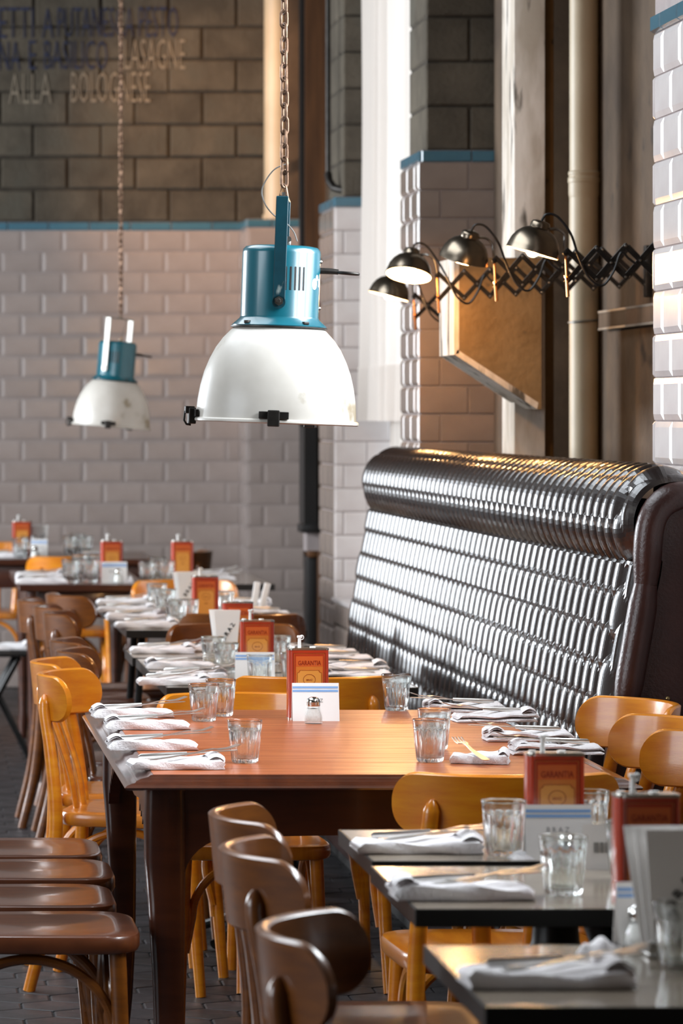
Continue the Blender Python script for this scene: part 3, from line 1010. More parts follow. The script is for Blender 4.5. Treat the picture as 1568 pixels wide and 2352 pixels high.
# seats at the lower left, facing the wooden table (backs out of the frame)
G1 = 'chairs along the near side of the wooden table'
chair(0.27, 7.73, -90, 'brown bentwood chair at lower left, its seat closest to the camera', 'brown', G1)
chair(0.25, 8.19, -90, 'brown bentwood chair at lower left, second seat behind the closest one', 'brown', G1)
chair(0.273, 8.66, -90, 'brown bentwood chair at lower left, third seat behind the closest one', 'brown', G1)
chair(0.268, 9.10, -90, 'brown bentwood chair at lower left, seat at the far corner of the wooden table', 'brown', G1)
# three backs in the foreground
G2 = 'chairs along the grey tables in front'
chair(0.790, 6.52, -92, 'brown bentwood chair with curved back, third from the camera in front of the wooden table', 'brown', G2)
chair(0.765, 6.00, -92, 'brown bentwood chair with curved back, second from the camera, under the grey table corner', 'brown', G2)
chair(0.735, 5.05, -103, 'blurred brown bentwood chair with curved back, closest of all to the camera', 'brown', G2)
# ends of the wooden table
chair(1.128, 7.455, 0, 'honey bentwood chair, back to the camera, at near end of the wooden table')
chair(0.83, 9.42, 180, 'honey bentwood chair facing the camera at the far end of the wooden table', sc_=0.97)
chair(1.047, 10.12, 0, 'honey bentwood chair with its back to the camera behind the red tin and white card')
G3 = 'chairs at the booth end of the wooden table'
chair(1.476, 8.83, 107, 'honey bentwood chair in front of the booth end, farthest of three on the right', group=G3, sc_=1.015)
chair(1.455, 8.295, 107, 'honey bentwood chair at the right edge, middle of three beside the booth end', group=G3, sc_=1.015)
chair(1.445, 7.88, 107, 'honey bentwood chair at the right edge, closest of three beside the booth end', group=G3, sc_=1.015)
# row along the middle and far tables
G4 = 'chairs in a row along the far grey tables'
chair(0.625, 10.02, -104, 'bright honey bentwood chair at the front of the row along the far grey tables', 'honey', G4)
chair(0.625, 10.52, -98, 'bentwood chair directly behind the bright honey one, second in the row', 'honey', G4)
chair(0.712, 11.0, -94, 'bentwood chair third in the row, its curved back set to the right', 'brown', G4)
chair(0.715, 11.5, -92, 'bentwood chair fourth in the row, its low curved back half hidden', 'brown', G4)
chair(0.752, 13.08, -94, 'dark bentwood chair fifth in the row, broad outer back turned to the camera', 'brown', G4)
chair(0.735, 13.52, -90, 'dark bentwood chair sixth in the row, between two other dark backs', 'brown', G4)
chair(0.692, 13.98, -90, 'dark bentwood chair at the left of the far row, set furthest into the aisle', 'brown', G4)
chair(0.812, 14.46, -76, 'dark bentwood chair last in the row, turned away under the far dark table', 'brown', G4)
# between the far tables
chair(1.14, 13.22, 0, 'dark brown bentwood chair back to camera below the dark tin on far tables', 'brown')
chair(1.048, 12.16, 180, 'brown bentwood chair facing the camera at the end of the middle grey tables', 'brown')
chair(1.13, 15.4, 180, 'honey bentwood chair facing the camera behind the far tins, bright left end', 'honey')
chair(0.80, 18.42, 0, 'honey bentwood chair pushed against the farthest wooden table', 'honey')
chair(1.24, 19.0, 78, 'dark bentwood chair standing alone before the tiled back wall', 'brown')
chair(0.50, 20.02, 165, 'yellow bentwood chair at the left edge behind the farthest table', 'honey')


# ------------------------------------------------------------------ wooden table
TX0, TX1, TY0, TY1, TZ = 0.44, 1.45, 7.65, 9.45, 0.75
wt = thing('wooden_table', 'large red-brown polished wooden table with moulded edge in the middle of the room', 'table', (0, 0, 0))
cuts = [TY0 + 0.058, 7.98, 8.31, 8.60, 8.86, 9.13, TY1 - 0.058]
for a, b in zip(cuts, cuts[1:]):
    MB().rbox(TX0 + 0.058, TX1 - 0.058, a + 0.0004, b - 0.0004, TZ - 0.03, TZ, r=0.0012, seg=1).build('board', 'mahog', wt, ang=30)


def ogee(x0, y0, x1, y1, out, name):
    """moulded edge strip from (x0, y0) to (x1, y1); out = outward unit vector"""
    prof = [(0.0, 0.0), (-0.005, -0.001), (-0.010, -0.006), (-0.016, -0.0075), (-0.026, -0.010), (-0.034, -0.015), (-0.038, -0.021), (-0.046, -0.023), (-0.055, -0.028), (-0.059, -0.034), (-0.057, -0.040), (-0.048, -0.044), (0.0, -0.044)]
    mb = MB()
    d = Vector((x1 - x0, y1 - y0, 0)).normalized()
    o = Vector((out[0], out[1], 0))
    for (px, py), sg in (((x0, y0), -1), ((x1, y1), 1)):
        for q, z in prof:
            p = Vector((px, py, TZ + z * 0.62)) + o * (-q) + d * (sg * (-q) if False else sg * (-q))
            mb.v.append(tuple(p))
    k = len(prof)
    for i in range(k - 1):
        mb.f.append((i, i + 1, k + i + 1, k + i))
    mb.f.append(tuple(range(k - 1, -1, -1)))
    mb.f.append(tuple(range(k, 2 * k)))
    return mb.build(name, 'mahog_e', wt, ang=40)


e = 0.058
ogee(TX0 + e, TY0 + e, TX1 - e, TY0 + e, (0, -1), 'edge_moulding')
ogee(TX0 + e, TY1 - e, TX1 - e, TY1 - e, (0, 1), 'edge_moulding')
ogee(TX0 + e, TY0 + e, TX0 + e, TY1 - e, (-1, 0), 'edge_moulding')
ogee(TX1 - e, TY0 + e, TX1 - e, TY1 - e, (1, 0), 'edge_moulding')
# aprons: straight at the ends, carved in steps along the sides
yz = Matrix(((0, 0, 1, 0), (1, 0, 0, 0), (0, 1, 0, 0), (0, 0, 0, 1)))      # (y, z) outline extruded along x
ya, yb = TY0 + 0.12, TY1 - 0.12
side = [(ya, TZ - 0.03), (ya, TZ - 0.20)]
n = 7
for i in range(n):                                                        # steps climbing from the near leg
    y_ = ya + 0.02 + i * 0.05
    z_ = TZ - 0.205 + 0.105 * (1 - (1 - i / n) ** 2)
    side += [(y_, z_ + 0.004), (y_ + 0.02, z_ - 0.010), (y_ + 0.03, z_ + 0.016)]
side += [(ya + 0.5, TZ - 0.095), ((ya + yb) / 2, TZ - 0.085)]
full = side + [(ya + yb - p[0], p[1]) for p in reversed(side)]
full = [(y, z) for y, z in full]
for x in (TX0 + 0.055, TX1 - 0.08):
    MB().prism(full, x, x + 0.025, yz).build('apron', 'mahog_d', wt, ang=20)
xz = Matrix(((1, 0, 0, 0), (0, 0, 1, 0), (0, 1, 0, 0), (0, 0, 0, 1)))
xa, xb = TX0 + 0.10, TX1 - 0.10
end = [(xa, TZ - 0.03), (xa, TZ - 0.21)]
for i in range(1, 9):
    a = R(90 * i / 8)
    end.append((xa + 0.02 + 0.10 * (1 - math.cos(a)), TZ - 0.21 + 0.085 * math.sin(a)))
end += [((xa + xb) / 2, TZ - 0.12)]
endf = end + [(xa + xb - x, z) for x, z in reversed(end)]
for y in (TY0 + 0.075, TY1 - 0.10):
    MB().prism(endf, y, y + 0.025, xz).build('apron', 'mahog_d', wt, ang=20)
for sx in (0, 1):
    for sy in (0, 1):
        x0 = TX0 + 0.085 if sx == 0 else TX1 - 0.085
        y0 = TY0 + 0.105 if sy == 0 else TY1 - 0.105
        ox, oy = (-1 if sx == 0 else 1), (-1 if sy == 0 else 1)
        mb = MB()
        secs = [(TZ - 0.03, 0.04, 0.0), (0.66, 0.042, 0.0), (0.58, 0.041, -0.001), (0.50, 0.037, 0.002), (0.36, 0.032, 0.006), (0.2, 0.028, 0.008), (0.08, 0.026, 0.004), (0.03, 0.030, -0.004), (0.0, 0.028, -0.006)]
        vs, fs = [], []
        for z, hw, inn in secs:
            cx_, cy_ = x0 - ox * inn, y0 - oy * inn
            for k in range(16):
                a = 2 * PI * k / 16
                ca, sa = math.cos(a), math.sin(a)
                vs.append((cx_ + math.copysign(abs(ca) ** 0.45, ca) * hw, cy_ + math.copysign(abs(sa) ** 0.45, sa) * hw, z))
        for i in range(len(secs) - 1):
            for k in range(16):
                fs.append((i * 16 + (k + 1) % 16, i * 16 + k, (i + 1) * 16 + k, (i + 1) * 16 + (k + 1) % 16))
        fs.append(tuple(range(16)))
        fs.append(tuple(range(len(secs) * 16 - 1, (len(secs) - 1) * 16 - 1, -1)))
        mb.add(vs, fs).build('leg', 'mahog_d', wt, ang=50)


# ------------------------------------------------------------------ laminate cafe tables
def cafe_table(x0, x1, y0, y1, z, label, group=None, rz=0.0, splay=False):
    cx_, cy_ = (x0 + x1) / 2, (y0 + y1) / 2
    w, d = (x1 - x0) / 2, (y1 - y0) / 2
    t = thing('cafe_table', label, 'table', (cx_, cy_, 0), R(rz), group)
    MB().rbox(-w + 0.004, w - 0.004, -d + 0.004, d - 0.004, z - 0.004, z, r=0.001, seg=1).build('table_top', 'laminate', t)
    mb = MB()
    for a, b, c_, d_ in ((-w, w, -d, -d + 0.004), (-w, w, d - 0.004, d), (-w, -w + 0.004, -d + 0.004, d - 0.004), (w - 0.004, w, -d + 0.004, d - 0.004)):
        mb.rbox(a, b, c_, d_, z - 0.026, z + 0.0005, r=0.001, seg=1)
    mb.build('edge_band', 'edge', t)
    MB().box(-w + 0.004, w - 0.004, -d + 0.004, d - 0.004, z - 0.026, z - 0.005).build('core_board', 'black_wood', t, ang=None)
    if splay:
        for sx in (-1, 1):
            for sy in (-1, 1):
                MB().tube([(sx * (w - 0.06), sy * (d - 0.1), z - 0.026), (sx * (w - 0.015), sy * (d - 0.03), 0)], 0.013, n=10).build('leg', 'iron', t)
        return t
    MB().lathe([(0.0, z - 0.026), (0.16, z - 0.028), (0.15, z - 0.04), (0.05, z - 0.06), (0.035, z - 0.1), (0.04, z - 0.16), (0.055, z - 0.2), (0.04, z - 0.24), (0.034, z - 0.3), (0.034, 0.26), (0.05, 0.22), (0.06, 0.18), (0.045, 0.12), (0.05, 0.05), (0.0, 0.05)], n=24).build('pedestal', 'iron', t)
    for k in range(4):
        a = R(45 + 90 * k)
        p = [(0.03 * math.cos(a), 0.03 * math.sin(a), 0.10), (0.13 * math.cos(a), 0.13 * math.sin(a), 0.07), (0.24 * math.cos(a), 0.24 * math.sin(a), 0.03), (0.29 * math.cos(a), 0.29 * math.sin(a), 0.014)]
        MB().tube(smooth_path(p, 4), 0.0135, n=10).build('foot', 'iron', t)
    return t


ZT, ZM = 0.74, 0.72
cafe_table(0.709, 1.43, 4.75, 5.31, ZT, 'grey-topped cafe table at lower right, closest to the camera', 'grey cafe tables in front')
cafe_table(0.748, 1.43, 5.69, 6.235, ZT, 'grey-topped cafe table at lower right, second from the camera', 'grey cafe tables in front')
cafe_table(0.758, 1.43, 6.30, 6.78, ZT, 'grey-topped cafe table nearest the wooden table, in front of the honey chair', 'grey cafe tables in front')
G5 = 'grey cafe tables in the middle of the room'
cafe_table(0.72, 1.40, 10.58, 11.17, ZM, 'grey cafe table just behind the wooden table with the second red tin on it', G5)
cafe_table(0.712, 1.40, 11.21, 11.83, ZM, 'middle grey cafe table of the three behind the wooden table', G5)
cafe_table(0.704, 1.40, 11.87, 12.27, ZM, 'last grey cafe table of the three behind the wooden table', G5)
G6 = 'grey cafe tables farther back'
cafe_table(0.7725, 1.389, 13.37, 13.98, ZM, 'far grey cafe table with a black front edge and the dark tin', G6, splay=True)
cafe_table(0.768, 1.389, 14.01, 14.62, ZM, 'far grey cafe table, middle of the far three', G6)
cafe_table(0.762, 1.389, 14.65, 15.28, ZM, 'far grey cafe table ending at the honey chair that faces the camera', G6)


# dark wooden tables at the back
def old_table(x0, x1, y0, y1, z, label, top='mahog_d'):
    t = thing('old_wooden_table', label, 'table', (0, 0, 0))
    nb = 4
    for i in range(nb):
        a, b = y0 + (y1 - y0) * i / nb, y0 + (y1 - y0) * (i + 1) / nb
        MB().rbox(x0, x1, a + 0.0006, b - 0.0006, z - 0.028, z, r=0.002, seg=1).build('board', top, t)
    MB().rbox(x0 + 0.04, x1 - 0.04, y0 + 0.04, y0 + 0.062, z - 0.14, z - 0.028, r=0.003).build('apron', 'mahog_d', t)
    MB().rbox(x0 + 0.04, x1 - 0.04, y1 - 0.062, y1 - 0.04, z - 0.14, z - 0.028, r=0.003).build('apron', 'mahog_d', t)
    MB().rbox(x0 + 0.04, x0 + 0.062, y0 + 0.062, y1 - 0.062, z - 0.14, z - 0.028, r=0.003).build('apron', 'mahog_d', t)
    MB().rbox(x1 - 0.062, x1 - 0.04, y0 + 0.062, y1 - 0.062, z - 0.14, z - 0.028, r=0.003).build('apron', 'mahog_d', t)
    for x in (x0 + 0.06, x1 - 0.06):
        for y in (y0 + 0.06, y1 - 0.06):
            MB().lathe([(0, z - 0.028), (0.03, z - 0.028), (0.03, z - 0.15), (0.022, z - 0.17), (0.03, z - 0.2), (0.026, z - 0.3), (0.018, 0.12), (0.024, 0.08), (0.016, 0.0), (0, 0)], n=14, mtx=Matrix.Translation((x, y, 0))).build('leg', 'mahog_d', t)
    return t


old_table(0.495, 1.03, 16.25, 17.7, 0.75, 'dark wooden table far back with black front and white napkins at its left corner')
old_table(0.25, 1.22, 18.62, 19.62, 0.768, 'dark wooden table against the tiled back wall with a red tin at left')

# black folding stand at the left edge
st = thing('folding_stand', 'black folding tray stand with splayed legs at the left edge of the aisle', 'stand', (0.47, 16.6, 0))
MB().rbox(-0.19, 0.11, -0.2, 0.2, 0.44, 0.465, r=0.006).build('tray', 'black_wood', st)
for q in (-0.17, 0.0, 0.17):
    MB().tube([(0.03, q, 0.44), (-0.21, q, 0.0)], 0.012, n=10).build('leg', 'iron', st)
for q in (-0.17, 0.17):
    MB().tube([(-0.14, q + 0.02, 0.44), (0.08, q + 0.02, 0.0)], 0.012, n=10).build('leg', 'iron', st)
MB().tube([(-0.09, -0.17, 0.22), (-0.09, 0.19, 0.22)], 0.008, n=8).build('crossbar', 'iron', st)


# ------------------------------------------------------------------ table ware
def superell(a, w, d, e=0.25):
    ca, sa = math.cos(a), math.sin(a)
    return math.copysign(abs(ca) ** e, ca) * w, math.copysign(abs(sa) ** e, sa) * d


GH = 0.087
NF = 12


def glass_mesh():
    n = 96

    def fl(i, a):
        return 1
    out = [(0.0, 0.0), (0.0235, 0.0), (0.0262, 0.0022), (0.0272, 0.006), (0.0305, 0.040), (0.0326, 0.064), (0.0335, 0.068), (0.0342, 0.0705), (0.0355, 0.084), (0.0357, 0.0862), (0.035, 0.087)]
    inn = [(0.0338, 0.0865), (0.0330, 0.083), (0.0318, 0.0695), (0.0285, 0.038), (0.0245, 0.0115), (0.0215, 0.0085), (0.0, 0.008)]
    prof = out + inn

    def flute(i, a):
        if 2 <= i <= 5:
            k = {2: 0.3, 3: 0.8, 4: 1.0, 5: 0.8}[i]
            c = abs(math.cos(NF * a / 2))
            return 1 + k * (-0.075 + 0.115 * (1 - c))
        return 1
    return MB().lathe(prof, n=n, flute=flute).mesh('tumbler', 'glass', ang=60)


GLASS = glass_mesh()
WATER = MB().lathe([(0, 0.0085), (0.0213, 0.0088), (0.0243, 0.012), (0.0283, 0.0385), (0.0300, 0.055), (0, 0.055)], n=48).mesh('water', 'water', ang=40)


def tumbler(p, label, group=None, water=False, s=1.0):
    o = obj('tumbler', GLASS, None, (p[0], p[1], p[2] + 0.0004), (0, 0, random.uniform(0, 0.5)))
    o.scale = (s, s, s)
    tag(o, label, 'glass', group)
    if water:
        obj('water', WATER, o)
    return o


# napkin: a folded cloth in three layers
def napkin_mesh(seed):
    rnd = random.Random(seed)
    mb = MB()
    L0, W0 = 0.093, 0.041
    ph = [rnd.uniform(0, 6) for _ in range(6)]
    # cross-section of the roll: a flat loop whose layers are folded over each other
    sec = []
    lay = [(-1, 0.0008), (1, 0.0008), (1.04, 0.004), (1.0, 0.0072), (-0.86, 0.0075), (-0.90, 0.0095), (-0.84, 0.0115), (0.9, 0.0118), (0.98, 0.0155), (0.9, 0.019), (0.1, 0.0205), (-0.85, 0.0200), (-1.03, 0.017), (-1.06, 0.011), (-1.05, 0.005)]
    nx = 26
    k = len(lay)
    for i in range(nx + 1):
        t = -1 + 2 * i / nx
        x = t * L0
        sw = 1 + 0.05 * math.sin(3 * t + ph[0])
        endr = 1 - 0.35 * max(0, abs(t) - 0.93) / 0.07
        for y, z in lay:
            zz = z * (1 + 0.16 * math.sin(2.3 * t + ph[1] + y) + 0.10 * math.sin(7 * t + ph[2] + 2 * y)) * endr
            yy = y * W0 * sw + 0.002 * math.sin(6 * t + ph[3] + 200 * z)
            xx = x + 0.003 * math.sin(9 * y + ph[4] + 300 * z)
            mb.v.append((xx, yy, max(0.0003, zz)))
    for i in range(nx):
        for j in range(k):
            a, b = i * k + j, i * k + (j + 1) % k
            mb.f.append((a, b, b + k, a + k))
    mb.f.append(tuple(range(k)))
    mb.f.append(tuple(range((nx + 1) * k - 1, nx * k - 1, -1)))
    # loose corner folded over one end
    e = rnd.choice((-1, 1))
    c0 = MB()

    def corner(a, b):
        x = e * (0.060 + 0.034 * a + 0.004 * math.sin(5 * b))
        y = -0.038 + 0.076 * b
        z = 0.0215 + 0.008 * math.sin(PI * a) + 0.004 * math.sin(PI * b * 2 + ph[5])
        return (x, y, z)

    def corner2(a, b):
        p = corner(a, b)
        return (p[0], p[1], p[2] - 0.004)
    mb.grid(corner, 8, 8, flip=(e < 0))
    mb.grid(corner2, 8, 8, flip=(e > 0))
    return mb.mesh('napkin', 'cloth', ang=50)


NAPS = [napkin_mesh(i) for i in range(5)]


def fork_mesh():
    mb = MB()
    # outline of the half, handle to tines
    def bar(pts, w, th):
        k = len(pts)
        for i in range(k):
            x, z = pts[i]
            for y, dz in ((-w[i], 0), (w[i], 0), (w[i], th), (-w[i], th)):
                mb.v.append((x, y, z + dz))
        o = len(mb.v) - 4 * k
        for i in range(k - 1):
            for j in range(4):
                mb.f.append((o + i * 4 + j, o + i * 4 + (j + 1) % 4, o + (i + 1) * 4 + (j + 1) % 4, o + (i + 1) * 4 + j))
        mb.f.append((o + 3, o + 2, o + 1, o))
        mb.f.append((o + 4 * k - 4, o + 4 * k - 3, o + 4 * k - 2, o + 4 * k - 1))
    bar([(-0.095, 0.004), (-0.09, 0.004), (-0.05, 0.0035), (0.0, 0.004), (0.03, 0.007), (0.045, 0.007), (0.055, 0.0045)], [0.006, 0.0085, 0.0075, 0.004, 0.003, 0.007, 0.0115], 0.0018)
    for y in (-0.0098, -0.0033, 0.0033, 0.0098):
        o = len(mb.v)
        pts = [(0.055, 0.0045), (0.075, 0.004), (0.098, 0.0085)]
        for x, z in pts:
            ww = 0.0017 if x < 0.09 else 0.0009
            for yy, dz in ((y - ww, 0), (y + ww, 0), (y + ww, 0.0018), (y - ww, 0.0018)):
                mb.v.append((x, yy, z + dz))
        for i in range(2):
            for j in range(4):
                mb.f.append((o + i * 4 + j, o + i * 4 + (j + 1) % 4, o + (i + 1) * 4 + (j + 1) % 4, o + (i + 1) * 4 + j))
        mb.f.append((o + 8, o + 9, o + 10, o + 11))
    return mb.mesh('fork', 'cutlery', ang=40)


def knife_mesh():
    mb = MB()
    mb.tube([(-0.1, 0, 0.004), (-0.095, 0, 0.004), (-0.05, 0, 0.004), (0.0, 0, 0.004)], [0.002, 0.0055, 0.005, 0.004], n=10, flat=0.45)
    mb.prism([(0.0, -0.006), (0.09, -0.0075), (0.105, 0.0), (0.1, 0.006), (0.0, 0.0055)], 0.0032, 0.0048)
    return mb.mesh('knife', 'cutlery', ang=40)


M['cutlery'] = mat('cutlery_steel', '#dedcd8', rough=0.28, metal=0.9)
FORK, KNIFE = fork_mesh(), knife_mesh()


def setting(p, place, rz=0.0, side=1, group='napkins', s=1.0, cutlery=True, tilt=1):
    """napkin with a fork and a knife lying across it"""
    x, y, z = p
    k = random.randrange(5)
    nrot = R(rz + random.uniform(-3, 3))
    o = obj('napkin', NAPS[k], None, (x, y, z + 0.0004), (0, 0, nrot + (0 if side > 0 else PI)))
    o.scale = (s,) * 3
    tag(o, 'white folded napkin ' + place, 'napkin', group)
    if cutlery:
        for nm, me, dyy, ang, dx in (('fork', FORK, -0.010, 9, 0.035), ('knife', KNIFE, 0.016, 5, 0.025)):
            q = obj(nm, me, None, (x + side * dx, y + dyy, z + (0.026 if nm == 'fork' else 0.0245) * s))
            q.rotation_euler = (0, R(-7 * tilt if nm == 'fork' else -3), nrot + R(ang) + (0 if side > 0 else PI))
            tag(q, 'steel %s on the napkin %s' % (nm, place), nm, 'cutlery on the napkins')


# ---- olive-oil style tin
def rrect(w, d, r, n=6):
    out = []
    for cx_, cy_, a0 in ((w - r, -d + r, -90), (w - r, d - r, 0), (-w + r, d - r, 90), (-w + r, -d + r, 180)):
        for i in range(n + 1):
            a = R(a0 + 90 * i / n)
            out.append((cx_ + r * math.cos(a), cy_ + r * math.sin(a)))
    return out


TW, TD, TH = 0.047, 0.024, 0.165
face_m = Matrix(((1, 0, 0, 0), (0, 0, -1, 0), (0, 1, 0, 0), (0, 0, 0, 1)))


def flat_panel(poly, y, m, name, th=0.0004):
    """polygon in (x, z) lying on the front face at depth y"""
    mb = MB()
    n = len(poly)
    vs = [(x, y, z) for x, z in poly] + [(x, y - th, z) for x, z in poly]
    fs = [tuple(range(n, 2 * n))] + [(i, (i + 1) % n, n + (i + 1) % n, n + i) for i in range(n)]
    return mb.add(vs, fs).mesh(name, m, ang=None)


def ring_panel(po, pi, y, m, name, th=0.0004):
    mb = MB()
    n = len(po)
    vs = [(x, y - th, z) for x, z in po] + [(x, y - th, z) for x, z in pi] + [(x, y, z) for x, z in po] + [(x, y, z) for x, z in pi]
    fs = []
    for i in range(n):
        j = (i + 1) % n
        fs += [(i, j, n + j, n + i), (2 * n + i, 2 * n + j, j, i), (n + i, n + j, 3 * n + j, 3 * n + i)]
    return mb.add(vs, fs).mesh(name, m, ang=None)


def rect(x0, x1, z0, z1):
    return [(x0, z0), (x1, z0), (x1, z1), (x0, z1)]


def notched(w, z0, z1, r):
    out = []
    for cx_, cz_, a0 in ((w, z0, 180), (w, z1, 270), (-w, z1, 0), (-w, z0, 90)):
        for i in range(6):
            a = R(a0 - 90 * i / 5)
            out.append((cx_ + r * math.cos(a), cz_ + r * math.sin(a)))
    return out


def tin_proto():
    yf = -TD - 0.0001
    body = MB().prism(rrect(TW, TD, 0.012), 0.003, TH - 0.003).mesh('tin_body', 'tin_red', ang=40)
    rims, rims2 = [MB().prism(rrect(TW + 0.0008, TD + 0.0008, 0.0125), z0, z1).mesh('tin_rim', 'tin_metal', ang=40) for z0, z1 in ((0.0, 0.004), (TH - 0.004, TH))]
    lid = MB().prism(rrect(TW - 0.003, TD - 0.003, 0.010), TH - 0.002, TH + 0.0008).mesh('tin_lid', 'tin_metal', ang=40)
    outer = ring_panel(rect(-0.0375, 0.0375, 0.010, TH - 0.010), rect(-0.0365, 0.0365, 0.011, TH - 0.011), yf, 'tin_dark', 'border_line')
    outer2 = ring_panel(rect(-0.0355, 0.0355, 0.012, TH - 0.012), rect(-0.0349, 0.0349, 0.0126, TH - 0.0126), yf, 'tin_orange', 'border_line')
    panel = flat_panel(rect(-0.0315, 0.0315, 0.016, TH - 0.020), yf, 'tin_orange', 'label_panel')
    band = flat_panel(rect(-0.0315, 0.0315, TH - 0.042, TH - 0.018), yf - 0.0003, 'tin_band', 'label_band')
    pn = flat_panel(notched(0.0285, 0.026, TH - 0.050, 0.006), yf - 0.0004, 'tin_ochre', 'label_field')
    pnr = ring_panel(notched(0.0285, 0.026, TH - 0.050, 0.006), notched(0.0278, 0.0267, TH - 0.0507, 0.006), yf - 0.0009, 'tin_dark', 'field_line')
    zc = TH - 0.072
    n = 32
    ro = [(0.0145 * math.cos(2 * PI * i / n), zc + 0.0125 * math.sin(2 * PI * i / n)) for i in range(n)]
    ri = [(0.0136 * math.cos(2 * PI * i / n), zc + 0.0116 * math.sin(2 * PI * i / n)) for i in range(n)]
    emb = ring_panel(ro, ri, yf - 0.0009, 'tin_dark', 'emblem')
    spout = MB().tube([(-0.019, 0.0, TH), (-0.019, 0, TH + 0.024)], [0.0042, 0.0036], n=12).rbox(-0.0245, -0.0125, -0.004, 0.004, TH + 0.023, TH + 0.029, r=0.0015)
    spout.tube([(-0.0135 + 0.0045 * math.cos(a), 0, TH + 0.0245 + 0.005 * math.sin(a)) for a in [2 * PI * i / 16 for i in range(16)]], 0.0011, n=6, closed=True)
    sp = spout.mesh('spout', 'spout', ang=40)
    cap = MB().lathe([(0.006, TH), (0.006, TH + 0.004), (0.0, TH + 0.0045)], n=16, mtx=Matrix.Translation((-0.036, 0, 0))).lathe([(0.007, TH), (0.007, TH + 0.0035), (0.0, TH + 0.004)], n=16, mtx=Matrix.Translation((0.012, 0, 0))).mesh('cap', 'spout', ang=40)
    t1 = text_mesh('GARANTIA', 0.0105, 0.72, 'tin_dark', bold=0.01)
    t2 = text_mesh('BRAZ', 0.0042, 1.0, 'tin_dark', bold=0.01)
    t3 = text_mesh('DUE', 0.0045, 1.0, 'tin_dark', bold=0.02)
    return body, [rims, rims2, lid, sp, cap], [outer, outer2, panel, band, pn, pnr, emb], [(t1, (0, yf - 0.0012, TH - 0.0385)), (t2, (0, yf - 0.0012, zc - 0.003)), (t3, (0, yf - 0.0012, zc - 0.026))]


TIN = tin_proto()


def tin(p, label, rz=0, detail=True, group='red tins on the tables', s=1.0):
    t = thing('oil_tin', label, 'tin', p, R(rz), group, s)
    b = obj('tin_body', TIN[0], t)
    for me in TIN[1]:
        obj(me.name.split('.')[0], me, t)
    for me in TIN[2]:
        obj(me.name.split('.')[0], me, b)
    if detail:
        for me, l in TIN[3]:
            obj('lettering', me, b, l)
    return t


# ---- tent card with blue stripes
def card(p, label, rz=0, w=0.054, h=0.087, group='striped tent cards'):
    t = thing('tent_card', label, 'card', p, R(rz), group)
    dz = 0.018
    mb = MB()
    for s in (-1, 1):
        mb.add([(-w, s * dz, 0), (w, s * dz, 0), (w, 0, h), (-w, 0, h), (-w, s * (dz - 0.0008), 0), (w, s * (dz - 0.0008), 0), (w, 0, h - 0.003), (-w, 0, h - 0.003)],
               [(0, 1, 2, 3), (7, 6, 5, 4), (0, 3, 7, 4), (1, 5, 6, 2), (0, 4, 5, 1)])
    obj('folded_card', mb.mesh('folded_card', 'paper', ang=None), t)
    for s in (-1, 1):
        for z0, z1 in ((0.0745, 0.0795), (0.0665, 0.0715)):
            a, b = s * dz * (1 - z0 / h), s * dz * (1 - z1 / h)
            MB().add([(-w + 0.001, a + s * 0.0006, z0), (w - 0.002, a + s * 0.0006, z0), (w - 0.002, b + s * 0.0006, z1), (-w + 0.001, b + s * 0.0006, z1)], [(0, 1, 2, 3)] if s < 0 else [(3, 2, 1, 0)]).build('stripe', 'paper_b', t, ang=None)
    me = text_mesh('B R A Z', 0.0088, 0.9, 'ink', bold=-0.01)
    obj('lettering', me, t, (-0.002, -dz * (1 - 0.043 / h) - 0.0012, 0.043), (-math.atan2(dz, h), 0, 0))
    me = text_mesh('- - - - - - - - - - - -', 0.0012, 1.2, 'ink_g')
    obj('small_print', me, t, (0.0, -dz * (1 - 0.01 / h) - 0.0012, 0.010), (-math.atan2(dz, h), 0, 0))
    return t


# ---- salt shaker
SHK = [('glass_jar', MB().lathe([(0, 0), (0.0195, 0), (0.021, 0.002), (0.0215, 0.012), (0.020, 0.022), (0.0165, 0.032), (0.0145, 0.04), (0.0145, 0.044), (0.0128, 0.044), (0.0128, 0.04), (0.0148, 0.031), (0.0182, 0.021), (0.0197, 0.012), (0.0185, 0.005), (0, 0.0045)], n=32).mesh('glass_jar', 'jar', ang=60), []),
       ('salt', MB().lathe([(0, 0.005), (0.018, 0.0055), (0.0193, 0.012), (0.0178, 0.021), (0.0144, 0.031), (0.0136, 0.034), (0, 0.036)], n=28).mesh('salt', 'salt', ang=60), []),
       ('screw_cap', MB().lathe([(0.0152, 0.040), (0.0158, 0.043), (0.0152, 0.046), (0.0158, 0.049), (0.0148, 0.054), (0.0115, 0.0585), (0.006, 0.061), (0, 0.0615)], n=32).mesh('screw_cap', 'chrome', ang=60), [])]


def shaker(p, label):
    return assemble(SHK, thing('salt_shaker', label, 'shaker', p, 0, 'salt shakers'))


